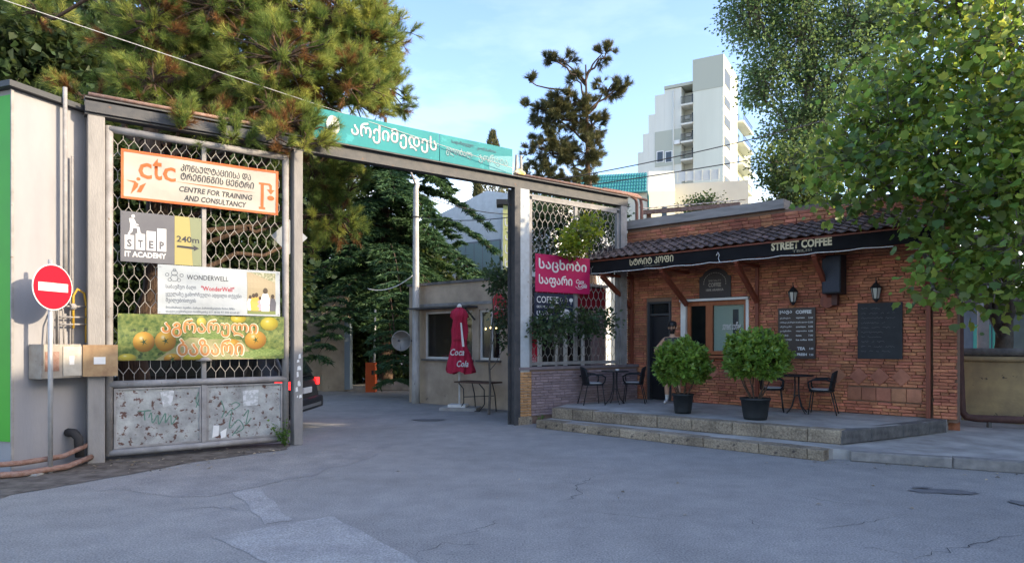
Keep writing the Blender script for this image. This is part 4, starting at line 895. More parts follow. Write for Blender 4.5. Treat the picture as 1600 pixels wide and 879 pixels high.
def bistro(label, px, Y):
    x = (px - 800) / F * Y; t = thing('bistro_table', label, 'table', (x, Y, TZ + .002), .3, 'small bistro tables')
    MB().lathe([(.29, .7), (.3, .705), (.3, .72), (.29, .725)], 28).build('tabletop', M_BLACKP, t)
    for k in range(4):
        a = k * math.pi / 2; c, s_ = math.cos(a), math.sin(a)
        MB().tube([(.05 * c, .05 * s_, .7), (.045 * c, .045 * s_, .45), (.06 * c, .06 * s_, .3), (.12 * c, .12 * s_, .12), (.23 * c, .23 * s_, .0)], .011, 8).build('leg', M_BLACK, t, True)
    MB().lathe([(.062, .32), (.062, .335)], 16).build('leg_ring', M_BLACK, t)
chair('black plastic chair left of the table beside the purplish brick wall', 926, 14.6, R(10)); chair('black plastic chair right of the table beside the purplish brick wall', 990, 14.95, R(165)); bistro('small black table between two chairs by the purplish brick wall', 961, 14.75)
chair('black plastic chair half hidden behind the wider potted shrub', 1206, 13.15, R(-20)); chair('black plastic chair below the brick wall between menu and chalkboard', 1284, 12.65, R(150)); bistro('small black table beside the wider potted shrub', 1245, 12.85)
MB().lathe([(.04, 0), (.045, .03), (.04, .035)], 12).build('ashtray', mat('ceramic', (.6, .6, .6), .3), None, loc=((961 - 800) / F * 14.75 + .05, 14.75, TZ + .729))
tag(bpy.data.objects['ashtray'], 'small pale ashtray on the table by the purplish brick wall', 'ashtray')

# ---------------------------------------------------------------- potted shrubs
F_LAUR = foliage('laurel_leaf', (.145, .25, .05), .5, .02, .25, .35, .5)
def laurel(label, px, Y, cw, z0, z1, pr, ph, seed):
    x = (px - 800) / F * Y; t = thing('potted_shrub', label, 'potted plant', (x, Y, TZ + .008), 0, 'potted shrubs on the terrace')
    MB().lathe([(pr * .74, 0), (pr * .8, .05), (pr * .95, ph * .9), (pr * 1.0, ph * .9), (pr * 1.03, ph), (pr * .93, ph), (pr * .9, ph * .85), (0.001, ph * .84)], 28).build('pot', mat('pot_plastic', (.02, .024, .026), .55, (.03, .032, .034), scale=10), t, True)
    MB().lathe([(pr * .9, ph * .855), (pr * .5, ph * .9), (.001, ph * .9)], 20).build('soil', M_SOIL, t)
    zc, hz = (z0 + z1) / 2 - TZ, (z1 - z0) / 2; segs = []; n = 560
    d = unit(rng.normal(size=(n, 3))); d[:, 2] = np.where(d[:, 2] < -.75, -d[:, 2] * .5, d[:, 2]); rr = rng.uniform(.55, 1.0, (n, 1)) ** .6 * (1 + .13 * np.sin(d[:, 0:1] * 7 + seed) * np.cos(d[:, 1:2] * 6 + seed))
    cc = np.array([0, 0, zc]) + d * rr * np.array([cw / 2 * .9, cw / 2 * .9, hz * .9])
    for a in range(7):
        an = a * .9 + seed; seg_curve(segs, (.06 * math.cos(an), .06 * math.sin(an), ph * .85), (cw * .26 * math.cos(an), cw * .26 * math.sin(an), zc - hz * .35), .014, .009, -.05, 4, .02)
    for p in cc[::2]: seg_curve(segs, (p[0] * .35, p[1] * .35, zc - hz * .35), p, .007, .004, .05, 3, .02)
    k = 15; P = np.repeat(cc, k, 0); ax = unit(d * [1, 1, .7] + [0, 0, .55]); AX = np.repeat(ax, k, 0)
    P = P + AX * rng.uniform(-.12, .03, (n * k, 1)); D = unit(rng.normal(size=(n * k, 3))); D = AX * rng.uniform(.1, 1.1, (n * k, 1)) + D * .8
    V, Fc, m = leaf_np(P, D, rng.uniform(.06, .125, n * k), T_LENS, 1.3, .8)
    np_obj('foliage', V, Fc, F_LAUR, t, np.repeat(np.clip(.5 * np.repeat(rng.random(n), k) + .5 * rng.random(n * k), 0, 1), m))
    V, Fc = tubes_np(segs); np_obj('stem', V, Fc, M_BARK, t, smooth=True)
laurel('rounded glossy shrub in the narrower black pot in front of the man', 1067, 12.75, 1.14, .76, 1.8, .2, .37, 1.0)
laurel('larger glossy shrub in the wider black pot near the menu board', 1180, 11.75, 1.22, .9, 1.97, .255, .37, 2.3)

# ---------------------------------------------------------------- man by the door
def person():
    mx, my = (1051 - 800) / F * 14.75, 14.75
    root = thing('person', 'bearded person in dark cap and sleeveless top standing behind potted shrub', 'person', (mx, my, TZ + .002), R(-25))
    J = [(0, .02, .93, .13, .1), (0, .01, 1.08, .125, .095), (0, 0, 1.25, .15, .105), (0, .0, 1.4, .13, .085), (0, -.01, 1.475, .055, .055), (0, -.02, 1.53, .052, .055), (0, -.03, 1.6, .07, .085), (0, -.03, 1.68, .078, .098), (0, -.015, 1.745, .062, .08),   # 0-8
         (-.17, 0, 1.415, .06, .06), (-.27, .03, 1.3, .05, .05), (-.4, .06, 1.17, .04, .042), (-.31, -.03, 1.06, .036, .036), (-.2, -.1, .97, .03, .022), (-.15, -.13, .93, .035, .018),     # 9-14 right arm akimbo
         (.17, 0, 1.415, .06, .06), (.24, .02, 1.28, .05, .05), (.27, .02, 1.12, .04, .042), (.26, -.04, .98, .036, .036), (.25, -.09, .87, .03, .022), (.25, -.11, .82, .035, .018),        # 15-20
         (-.1, .01, .84, .085, .09), (-.11, -.02, .66, .075, .078), (-.12, -.03, .48, .055, .058), (-.125, 0, .33, .055, .06), (-.13, .02, .1, .036, .038), (-.135, -.06, .05, .042, .035), (-.145, -.17, .035, .038, .026),  # 21-27
         (.1, .01, .84, .085, .09), (.11, -.01, .66, .075, .078), (.12, -.01, .48, .055, .058), (.125, .02, .33, .055, .06), (.13, .04, .1, .036, .038), (.135, -.04, .05, .042, .035), (.15, -.15, .035, .038, .026)]
    E_ = [(0, 1), (1, 2), (2, 3), (3, 4), (4, 5), (5, 6), (6, 7), (7, 8), (3, 9), (9, 10), (10, 11), (11, 12), (12, 13), (13, 14), (3, 15), (15, 16), (16, 17), (17, 18), (18, 19), (19, 20), (0, 21), (21, 22), (22, 23), (23, 24), (24, 25), (25, 26), (26, 27), (0, 28), (28, 29), (29, 30), (30, 31), (31, 32), (32, 33), (33, 34)]
    for hx, bx, by, bz, sg in ((14, -.15, -.13, .93, 1), (20, .25, -.11, .82, 0)):
        for f in range(4):
            off = (f - 1.5) * .018; d = Vector((.045, -.03, -.05 + .01 * f)) if sg else Vector((0, -.02, -.07 + .006 * abs(f - 1.5)))
            i = len(J); J.append((bx + d.x * .6 + (0 if sg else off * 0.3), by + d.y * .6 + off, bz + d.z * .6, .0095, .0095)); J.append((bx + d.x * 1.3, by + d.y * 1.3 + off, bz + d.z * 1.2, .008, .008)); E_ += [(hx, i), (i, i + 1)]
        i = len(J); J.append((bx + .01, by - .045, bz + .0, .011, .011)); J.append((bx + .02, by - .07, bz - .025, .009, .009)); E_ += [(hx - 1, i), (i, i + 1)]
    me = bpy.data.meshes.new('body'); me.from_pydata([j[:3] for j in J], E_, []); o = bpy.data.objects.new('body', me); C.objects.link(o)
    sk = o.modifiers.new('skin', 'SKIN'); sk.use_smooth_shade = True
    for i, j in enumerate(J): me.skin_vertices[0].data[i].radius = (j[3], j[4])
    me.skin_vertices[0].data[0].use_root = True
    sb = o.modifiers.new('sub', 'SUBSURF'); sb.levels = 2; sb.render_levels = 2
    bpy.context.view_layer.update()
    bm = bpy.data.meshes.new_from_object(o.evaluated_get(bpy.context.evaluated_depsgraph_get())); bpy.data.objects.remove(o)
    ms = [mat('skin', (.5, .3, .2), .55), mat('dark_top', (.05, .05, .06), .9), mat('dark_shorts', (.03, .032, .04), .9), mat('white_shoe', (.62, .62, .6), .6), mat('beard', (.018, .013, .011), .9), mat('white_sock', (.55, .55, .53), .8)]
    bm.materials.clear()
    for q in ms: bm.materials.append(q)
    for p in bm.polygons:
        c = p.center; k = 0
        if c.z < .075 or (c.z < .12 and c.y < -.03): k = 3
        elif c.z < .2: k = 5
        elif .56 < c.z < .97 and abs(c.x) < .24 and not (c.y < -.08): k = 2
        elif .97 <= c.z < 1.44 and abs(c.x) < .165 and not (c.x < -.13 and c.z < 1.1): k = 1
        elif 1.53 < c.z < 1.635 and c.y < -.045: k = 4
        p.material_index = k; p.use_smooth = True
    body = link_mesh('body', bm, root)
    sh = Matrix.Translation((0, -.02, 1.7)) @ Matrix.Diagonal((.9, 1.12, 1, 1))
    cap = MB().lathe([(.098, -.0), (.104, .03), (.1, .06), (.075, .1), (.03, .118), (.001, .12)], 22, sh, cap=False); cap.build('cap', M_BLACK, root, True)
    br = MB(); br.add([(.085 * math.cos(a), -.075 - .08 * math.sin(a) if math.sin(a) > 0 else -.075, 1.708 - .012 * math.sin(a)) for a in [math.pi * i / 10 for i in range(11)]], [tuple(range(11))]); o = br.build('cap_brim', M_BLACK, root); o.modifiers.new('s', 'SOLIDIFY').thickness = .008
    MB().lathe([(.09, 0), (.095, .05), (.09, .07)], 18, Matrix.Translation((0, .005, 1.645)) @ Matrix.Diagonal((.88, 1.0, 1, 1))).build('hair', ms[4], root, True)
    for sx in (-1, 1):
        MB().lathe([(.001, -.011), (.012, 0), (.001, .011)], 8, Matrix.Translation((sx * .03, -.122, 1.668))).build('eye', ms[4], root)
        MB().bar((sx * .015, -.128, 1.688), (sx * .052, -.118, 1.686), .01, .008).build('eyebrow', ms[4], root)
        MB().lathe([(.001, -.03), (.014, -.01), (.016, .015), (.001, .03)], 8, Matrix.Translation((sx * .084, -.01, 1.66))).build('ear', ms[0], root, True)
    MB().add([(0, -.118, 1.68), (-.016, -.125, 1.632), (0, -.152, 1.635), (.016, -.125, 1.632)], [(0, 1, 2), (0, 2, 3), (1, 3, 2)]).build('nose', ms[0], root, True)
    MB().bar((-.022, -.125, 1.607), (.022, -.125, 1.607), .008, .008).build('mouth', mat('lip', (.3, .12, .1), .5), root)
person()

# ---------------------------------------------------------------- green-and-grey building on the left
LA = math.atan2(.939, .345); Q0 = (-6.46, 8.7, 0)
lb = thing('side_building', 'pale grey building with bright green end panel beside the gate', 'building', Q0, LA)
def lk(px): r = (px - 800) / F; return (8.7 * r + 6.46) / (.345 - .939 * r)
M_LW = mat('pale_render', (.32, .31, .315), .85, (.265, .26, .27), scale=2, bump=.12, bscale=30, stretch=(1, 1, .35), detail=8)
MB().box(0, 1.25, 0, 8, 0, 4.98).build('wall', M_LW, lb)
MB().box(-.03, -.002, .0, 8, .42, 4.9).build('green_panel', mat('green_panel', (.045, .36, .015), .5, (.04, .31, .015), scale=2), lb)
MB().box(-.035, .0, -.02, -.001, .0, 4.97).build('corner_trim', M_STEEL, lb)
MB().box(-.1, 1.3, -.09, 8, 4.985, 5.06).build('roof_edge', mat('roof_edge_dark', (.05, .052, .055), .6), lb)
def pipe(name, pts, r, m, par, n=8): return MB().tube(pts, r, n).build(name, m, par, True)
pipe('conduit', [(lk(92), -.12, 2.2), (lk(92), -.12, 5.2)], .028, M_STEEL, lb)
pipe('conduit', [(lk(108), -.06, 1.6), (lk(108), -.06, 4.3)], .016, M_STEEL, lb)
pipe('conduit', [(lk(84), -.05, 1.6), (lk(84), -.05, 2.6), (lk(86), -.05, 2.75)], .012, M_STEEL, lb)
pipe('down_pipe', [(1.02, -.1, .1), (1.02, -.1, 5.0)], .04, M_RUST, lb); pipe('down_pipe', [(1.13, -.1, 0), (1.13, -.1, 5.1)], .045, M_STEEL, lb)
pipe('elbow_pipe', [(.72, -.02, .45), (.72, -.14, .45), (.74, -.2, .38), (.76, -.2, .12)], .06, mat('tar_pipe', (.03, .028, .028), .8), lb)
gy = mat('gas_yellow', (.5, .3, .03), .6)
pipe('gas_pipe', [(.74, -.1, 1.9), (.74, -.1, 2.35), (.8, -.1, 2.45), (.9, -.1, 2.4), (.93, -.1, 2.25), (.93, -.1, 1.7)], .016, gy, lb)
for z in (2.05, 2.2, 1.95): pipe('gas_branch', [(.55, -.1, z), (1.0, -.1, z + .01)], .014, M_STEEL, lb)
MB().lathe([(.03, -.04), (.045, -.02), (.045, .02), (.03, .04)], 10, Matrix.Translation((.72, -.12, 2.2)) @ Matrix.Rotation(R(90), 4, 'Y')).build('valve', M_STEEL, lb)
for k in range(4): pipe('conduit', [(.38 + .08 * k, -.08, 1.68), (.4 + .07 * k, -.08, 1.95 + .05 * k), (.46 + .05 * k, -.04, 2.1 + .1 * k)], .011, M_STEEL, lb)
mb_ = thing('meter_box', 'weathered grey meter box with rusty open door on the pale wall', 'meter box', (Q0[0] + .345 * .18 + .939 * .02, Q0[1] + .939 * .18 - .345 * .02, 1.22), LA)
M_BOXG = mat('box_grey', (.36, .33, .28), .7, (.26, .22, .18), scale=7, spots=((.17, .1, .06), 9, .62))
bev(MB().box(0, .56, -.24, 0, 0, .46).build('cabinet', M_BOXG, mb_), .01)
MB().box(.29, .55, -.255, -.241, .03, .43).build('cover', mat('box_pale', (.5, .47, .4), .6, (.38, .34, .28), scale=8), mb_)
MB().box(.37, .44, -.262, -.256, .18, .3).build('meter_window', M_WHITE, mb_)
MB().box(.05, .24, -.247, -.241, .1, .36).build('rust_patch', M_RUST, mb_)
dr = MB().box(0, .42, -.01, .01, 0, .44).build('open_door', mat('box_door', (.4, .27, .14), .7, (.25, .15, .08), scale=6), mb_, loc=(.57, -.25, .01), rotz=R(-38))
MB().box(.13, .27, -.016, -.011, .17, .27).build('door_label', M_WHITE, dr)
gpp = thing('ground_pipes', 'rusty twin gas pipes bending along the ground by the pale wall', 'pipe')
pipe('pipe', [(-8.2, 7.75, .16), (-7.0, 8.2, .16), (-6.25, 8.55, .17), (-5.98, 8.95, .19), (-5.97, 9.5, .27)], .035, M_RUST, gpp); pipe('pipe', [(-8.2, 7.68, .05), (-7.0, 8.12, .05), (-6.2, 8.45, .05), (-5.9, 8.9, .06), (-5.9, 9.42, .1)], .04, M_RUST, gpp)
for x, y in ((-6.95, 8.18), (-6.1, 8.66)): MB().box(x - .06, x + .06, y - .12, y + .1, 0, .03).build('support', M_CONC, gpp)
ns = thing('no_entry_sign', 'round red no-entry sign with white bar on a steel pole', 'road sign', (-5.97, 8.74, 0), R(78))
pipe('pole', [(0, .04, 0), (0, .04, 2.78)], .03, mat('galvanised', (.42, .42, .42), .45, (.34, .34, .34), scale=8, metal=.3), ns, 10)
T_ = Matrix.Translation((0, 0, 2.42)) @ Matrix.Rotation(R(90), 4, 'X')
MB().lathe([(.3, -.006), (.3, .0)], 40, T_).build('rim', M_WP, ns)
MB().lathe([(.285, .002), (.285, .004)], 40, T_).build('disc', mat('sign_red', (.33, .006, .022), .7, spec=.2), ns)
MB().box(-.22, .22, -.0095, -.006, 2.365, 2.475).build('bar', M_WP, ns)
for z in (2.3, 2.55): MB().box(-.04, .04, .006, .075, z, z + .03).build('clamp', M_STEEL, ns)
dm = thing('diamond_sign', 'back of a pale diamond road sign behind the middle gate post', 'road sign', at(452, 370, 11.55), R(20))
MB().poly([(-.3, 0), (0, -.3), (.3, 0), (0, .3)], 0, .012).build('plate', mat('sign_back', (.42, .45, .48), .5, (.36, .38, .4), scale=5), dm)
MB().box(-.02, .02, .013, .04, -.25, .25).build('bracket', M_STEEL, dm)

# ---------------------------------------------------------------- guard booth
BA = math.atan2(-.639, .769); B0 = (-2.95, 19.3, 0)
def bt(px): r = (px - 800) / F; return (19.3 * r + 2.95) / (.769 + .639 * r)
def bpt(t, y, z): return (B0[0] + .769 * t + .639 * y, B0[1] - .639 * t + .769 * y, z)
bo = thing('guard_booth', 'beige rendered guard booth with wide windows inside the gateway', 'building', B0, BA)
a0, a1, c0, c1 = bt(663), bt(738), bt(748), bt(781)
wl_ = MB(); BH = 3.3
for x0, x1, z0, z1 in ((0, a0, 0, BH), (a0, a1, 0, 1.25), (a0, a1, 2.56, BH), (a1, c0, 0, BH), (c0, c1, 0, 1.25), (c0, c1, 2.56, BH), (c1, 4.1, 0, BH)): wl_.box(x0, x1, 0, .25, z0, z1)
wl_.box(0, .25, .25, 4, 0, BH); wl_.box(3.85, 4.1, .25, 4, 0, BH); wl_.box(.25, 3.85, 3.75, 4, 0, BH); wl_.build('wall', M_BEIGE, bo)
MB().box(-.05, 4.15, -.05, 4.05, BH + .002, BH + .07).build('roof', M_CONCD, bo)
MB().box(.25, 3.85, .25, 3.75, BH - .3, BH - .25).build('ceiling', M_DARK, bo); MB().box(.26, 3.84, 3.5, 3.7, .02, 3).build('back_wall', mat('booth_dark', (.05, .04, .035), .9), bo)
for x0, x1, mids in ((a0, a1, (a0 + (a1 - a0) * .62,)), (c0, c1, (c0 + (c1 - c0) * .55,))):
    f_ = MB(); f_.box(x0, x1, .06, .13, 1.25, 1.31); f_.box(x0, x1, .06, .13, 2.5, 2.56); f_.box(x0, x0 + .06, .06, .13, 1.31, 2.5); f_.box(x1 - .06, x1, .06, .13, 1.31, 2.5)
    for m_ in mids: f_.box(m_ - .03, m_ + .03, .062, .128, 1.31, 2.5)
    wn_ = f_.build('window', M_WHITE, bo)
    xs = [x0 + .06] + [m_ for m_ in mids] + [x1 - .06]
    for i in range(len(xs) - 1): MB().box(xs[i] + (.03 if i else 0), xs[i + 1] - (.03 if i < len(xs) - 2 else 0), .09, .1, 1.31, 2.5).build('pane', M_GLASS, wn_)
    MB().box(x0 - .05, x1 + .05, -.08, .05, 1.2, 1.248).build('sill', M_CONCD, wn_)
MB().box(a0 - .25, a1 + .2, -.42, -.002, 2.62, 2.66).build('canopy', M_STEELD, bo); MB().bar((a1 + .1, -.4, 2.62), (a1 + .1, -.01, 2.3), .03, .03).build('canopy_strut', M_STEELD, bo)
MB().box(a0 - .3, c1 + .1, -.03, -.002, 2.7, 2.78).build('lintel_band', M_STEEL, bo)
for k in range(7): MB().lathe([(.001, -.03), (.028, -.012), (.03, .01), (.012, .04)], 10, Matrix.Translation((a0 + .15 + k * .22 + (k > 5) * .3, 2.4, 2.12 + .03 * (k % 2)))).build('ceiling_lamp', emis('warm_bulb', (1, .68, .3), 6), bo)
MB().box(a0 + .45, a0 + 1.05, 1.2, 1.25, 1.2, 1.75).build('counter_screen', mat('counter_pale', (.3, .32, .3), .8), bo)
MB().box(a0 + .4, a0 + .85, .3, .5, 1.27, 1.37).build('red_box', mat('red_box', (.6, .03, .02), .6), bo)
um = thing('parasol', 'closed red parasol on a white pole in front of the guard booth', 'parasol', (-1.33, 17.0, 0), R(-10))
pipe('pole', [(0, 0, .05), (0, 0, 2.66)], .025, M_WHITE, um)
MB().box(-.45, .5, -.3, .3, 0, .08).build('base', M_CONC, um)
MB().box(-.25, .2, -.2, .15, .082, .15).build('base_slab', M_WHITE, um)
prof = [(2.6, .05), (2.5, .16), (2.36, .2), (2.28, .16), (2.0, .175), (1.75, .15), (1.6, .17), (1.45, .22), (1.2, .27), (1.02, .3), (.94, .29)]
vs = []; n = 36
for i, (z, r_) in enumerate(prof):
    for j in range(n):
        a = 2 * math.pi * j / n; fl = 1 + (.2 + .12 * (i / 10)) * math.cos(8 * a + i * .35) - .12 * math.cos(3 * a + i * .8) + .07 * math.sin(5 * a - i); vs.append((r_ * fl * math.cos(a) + .05 * max(0, (1.7 - z)), r_ * fl * math.sin(a) * .8, z + .04 * math.cos(4 * a) * (i > 8)))
fs = [(i * n + j, (i + 1) * n + j, (i + 1) * n + (j + 1) % n, i * n + (j + 1) % n) for i in range(len(prof) - 1) for j in range(n)]
MB().add(vs, fs).build('canopy', mat('parasol_red', (.52, .025, .07), .85, (.36, .014, .045), scale=4), um, True)
MB().lathe([(.07, 2.59), (.06, 2.64), (.02, 2.68)], 14).build('cap', M_WHITE, um, True)
MB().lathe([(.175, 1.74), (.175, 1.79)], 20, Matrix.Diagonal((1, .85, 1, 1))).build('tie', mat('tie_red', (.28, .01, .03), .8), um)
txt('Coca', -.16, .2, 1.38, 1.55, -.3, M_WP, um, shear=.3, bold=.02); txt('Cola', .02, .32, 1.1, 1.26, -.35, M_WP, um, shear=.3, bold=.02)
MB().add([(.06, -.155, 2.2), (.1, -.16, 2.2), (.18, -.2, 1.6), (.12, -.2, 1.6)], [(0, 3, 2, 1)]).build('white_strip', M_WHITE, um)
tb = thing('side_table', 'dark slatted table with bent metal legs beside the closed parasol', 'table', (-.85, 16.75, 0), BA + .08)
for k in range(4): MB().box(-.55, .55, -.27 + k * .14, -.14 + k * .14, .7, .735).build('plank', mat('table_wood', (.09, .05, .035), .7, (.06, .035, .025), scale=9, rnd=.2), tb)
for sx in (-.35, .3):
    pipe('leg', [(sx - .1, -.2, .69), (sx + .05, -.2, .55), (sx + .06, -.2, .2), (sx - .1, -.2, .02), (sx - .25, -.2, .012)], .014, M_BLACK, tb); pipe('leg', [(sx, .2, .69), (sx + .08, .2, .4), (sx + .12, .2, .0)], .014, M_BLACK, tb)
pipe('stretcher', [(-.3, -.2, .35), (.35, .2, .38)], .01, M_BLACK, tb)
lpole = thing('lamp_pole', 'tall weathered whitish metal pole standing at the booth corner', 'pole', (-2.69, 18.8, 0))
MB().tube([(0, 0, 0), (0, 0, .9), (0, 0, 6.0), (.05, 0, 6.12)], [.12, .11, .075, .06], 14).build('shaft', mat('pole_paint', (.55, .54, .52), .7, (.36, .34, .32), scale=9, stretch=(1, 1, .3), spots=((.2, .17, .14), 12, .64)), lpole, True)
pipe('lamp_arm', [(0, 0, 6.1), (-.15, -.1, 6.5), (-.5, -.3, 6.95)], .03, M_STEEL, lpole); MB().lathe([(.11, 0), (.11, .02)], 12, Matrix.Translation((0, 0, 5.2))).build('band', M_STEELD, lpole)
dsh = thing('satellite_dish', 'round pale satellite dish on the edge of the guard booth', 'satellite dish', at(628, 532, 19.0), R(-8))
T2 = Matrix.Rotation(R(90), 4, 'X')
MB().lathe([(.29, .06), (.28, .065), (.2, .025), (.1, .005), (.001, 0)], 28, T2).build('dish', mat('dish_grey', (.42, .38, .33), .7, (.33, .3, .26), scale=6), dsh, True)
for k in range(3):
    a = 2 * math.pi * k / 3 + .5; pipe('feed_arm', [(.27 * math.cos(a), -.06, .27 * math.sin(a)), (0, -.25, 0)], .008, M_STEEL, dsh, 6)
MB().lathe([(.03, .24), (.03, .31)], 10, T2).build('feed', M_STEELD, dsh); pipe('mount', [(0, .01, 0), (.12, .05, 0), (.35, .08, 0)], .02, M_STEELD, dsh)
rs = thing('red_sign', 'small red sign half covered by leaves on the guard booth wall', 'sign', bpt(bt(776), -.16, 2.3), BA)
bev(MB().poly([(0, 0), (.42, 0), (.42, .5), (.3, .62), (.1, .64), (0, .5)], 0, .04).build('plate', mat('sign_crimson', (.5, .01, .03), .5), rs), .004); txt('Coca-Cola', .06, .38, .22, .34, -.003, M_WP, rs, shear=.25)
# ---------------------------------------------------------------- inner entrance
iw = thing('inner_wall_pier', 'beige inner wall with square pier and grey-blue gate edge', 'wall', (0, 0, 0))
p1, p2, p3 = at(505, 610, 23.8), at(541, 610, 23.8), at(430, 610, 23.9)
MB().box(p1.x, p2.x, 23.6, 24.4, 0, 3.35).build('pier', M_BEIGE, iw); MB().box(p3.x - 2, p1.x, 23.8, 24.2, 0, 2.85).build('wall', M_BEIGE, iw)
MB().box(p2.x + .01, p2.x + .2, 23.5, 23.9, .05, 2.55).build('gate_edge', mat('blue_grey', (.22, .27, .32), .6), iw)
MB().box(p1.x - .35, p1.x - .08, 23.7, 23.8, 1.75, 1.95).build('blue_plate', mat('plate_blue', (.05, .1, .2), .5), iw)
MB().box(p1.x - .3, p1.x + .25, 23.55, 23.6, 1.6, 1.68).build('bracket', M_STEELD, iw)
ba = thing('barrier', 'orange barrier cabinet with white boom raised upright', 'barrier', tuple(at(580, 0, 23.2)[:2]) + (0,))
bev(MB().box(-.17, .17, -.15, .15, 0, 1.02).build('cabinet', mat('barrier_orange', (.62, .1, .02), .5), ba), .015); MB().box(.04, .12, -.155, -.151, .6, .75).build('lock_plate', M_BLACK, ba)
pipe('boom', [(.13, -.1, .8), (.16, -.1, 3.0)], .035, M_WHITE, ba); MB().lathe([(.06, 1.021), (.06, 1.12), (.03, 1.15)], 12).build('beacon', M_BLACK, ba)
tag(bev(MB().box(-4.9, -3.2, 23.9, 24.3, 0, .34).build('concrete_block', M_CONC), .03), 'low concrete block on the ground beside the orange barrier', 'block')
# ---------------------------------------------------------------- parked car
def car(label, loc, rz, paint):
    t = thing('parked_car', label, 'car', loc, rz)   # local +x is forward, x=0 rear bumper
    prof = [(0.06, .42), (0.0, .62), (.06, .98), (.16, 1.04), (3.3, 1.02), (4.2, .92), (4.5, .72), (4.52, .4), (4.3, .28), (.25, .3)]
    b = MB(); W_ = .92; rows = [(-W_ + .06, .0), (-W_, .04), (W_, .04), (W_ - .06, 0)]; n = len(prof); cx, cz = 2.25, .65
    for y, ins in ((-W_ + .05, .03), (-W_, .0), (W_, .0), (W_ - .05, .03)): pass
    vs = []
    for y, k in ((-W_, .96), (-W_ + .07, 1.0), (W_ - .07, 1.0), (W_, .96)): vs += [(cx + (x - cx) * k, y, cz + (z - cz) * k) for x, z in prof]
    fs = [tuple(range(n - 1, -1, -1)), tuple(range(3 * n, 4 * n))] + [(r_ * n + i, r_ * n + (i + 1) % n, (r_ + 1) * n + (i + 1) % n, (r_ + 1) * n + i) for r_ in range(3) for i in range(n)]
    b.add(vs, fs); bev(b.build('body', paint, t), .05, 3)
    up, lo = [(.42, 1.6), (.9, 1.68), (2.1, 1.68), (2.45, 1.62)], [(.12, 1.03), (.5, 1.03), (2.9, 1.02), (3.35, 1.02)]
    b = MB(); vs = [(x, s_ * .86, z) for s_ in (-1, 1) for x, z in lo] + [(x, s_ * .68, z) for s_ in (-1, 1) for x, z in up]
    fs = [(8, 9, 13, 12), (9, 10, 14, 13), (10, 11, 15, 14), (0, 4, 12, 8), (3, 11, 15, 7)] + [(i, i + 8, i + 9, i + 1) for i in range(3)][::1] + [(i + 4, i + 5, i + 13, i + 12) for i in range(3)]
    b.add(vs, fs); bev(b.build('cabin', paint, t), .04, 2)
    cg = glass('car_glass', (.012, .016, .02), .12)
    for s_ in (-1, 1):
        for (x0, x1, xa, xb) in ((.55, 1.35, .78, 1.38), (1.42, 2.3, 1.45, 2.1), (2.36, 3.05, 2.18, 2.3)):
            f_ = lambda x, z: (x, s_ * (.875 - (z - 1.03) / .65 * .18), z)
            MB().add([f_(x0, 1.08), f_(x1, 1.08), f_(xb, 1.58), f_(xa, 1.58)], [(0, 1, 2, 3)] if s_ < 0 else [(3, 2, 1, 0)]).build('side_window', cg, t)
        MB().box(.02, .3, s_ * .93 - (.12 if s_ > 0 else .0) - .0, s_ * .93 + (.12 if s_ < 0 else 0), .84, .98).build('tail_light', emis('tail_red', (.8, .01, .01), 2.5), t)
        for x in (.85, 3.65):
            Tm = Matrix.Translation((x, s_ * .82, .345)) @ Matrix.Rotation(R(90), 4, 'X')
            wh = MB().lathe([(.22, -.1), (.33, -.11), (.345, -.06), (.345, .06), (.33, .11), (.22, .1)], 28, Tm).build('wheel', mat('tyre', (.015, .015, .015), .9), t, True)
            MB().lathe([(.215, -.095), (.1, -.08), (.03, -.09), (.03, .09), (.1, .08), (.215, .095)], 20, Tm).build('rim', mat('rim_metal', (.4, .4, .42), .35, metal=.8), wh, True)
    MB().add([(.08, -.7, 1.1), (.08, .7, 1.1), (.38, .6, 1.56), (.38, -.6, 1.56)], [(3, 2, 1, 0)]).build('rear_window', cg, t)
    bev(MB().box(-.08, .2, -.9, .9, .38, .62).build('rear_bumper', M_BLACKP, t), .04); MB().box(-.09, -.082, -.7, .7, .44, .5).build('bumper_trim', mat('chrome', (.5, .5, .5), .3, metal=.9), t)
    MB().box(-.03, -.0, -.26, .26, .72, .83).build('number_plate', M_WP, t)
    MB().box(-.03, .02, .5, .7, .64, .67).build('badge', MATS['chrome'], t)
    return t
car('black car with lit red tail light parked behind the gate leaf', (-4.02, 13.15, 0), R(180), mat('car_black', (.012, .013, .016), .2, spec=.6))
# ---------------------------------------------------------------- yellowish garden wall and pipe on the right
yw = thing('garden_wall', 'stained yellowish rendered wall with rounded coping right of the kiosk', 'wall', (9.05, 13.55, SW - .02), R(-49.7))
M_YEL2 = mat('stained_yellow', (.5, .38, .2), .95, (.3, .23, .14), scale=2.2, bump=.6, bscale=25, detail=10, spots=((.1, .085, .07), 3, .62))
bev(MB().box(0, 6, 0, .35, 0, 1.2).build('wall', M_YEL2, yw), .03); bev(MB().box(-.06, 6, -.06, .41, 1.202, 1.3).build('coping', M_YEL2, yw), .04)
bev(MB().box(-.03, 6, -.03, .38, 1.302, 1.46).build('coping_top', M_CONCD, yw), .09, 3)
dp = thing('brown_pipe', 'brown pipe dropping beside the kiosk corner and bending along the wall', 'pipe')
pipe('pipe', [(8.42, 12.55, 3.3), (8.45, 12.6, 1.2), (8.47, 12.62, .45), (8.55, 12.66, .32), (8.75, 12.75, .3), (9.0, 13.2, .3)] if False else [(8.32, 12.5, 3.4), (8.36, 12.55, 1.3), (8.4, 12.55, .42), (8.47, 12.52, .32), (8.6, 12.45, .3), (11.5, 11.2, .3)], .068, mat('pipe_brown', (.075, .035, .03), .7, (.11, .055, .045), scale=9), dp, 12)
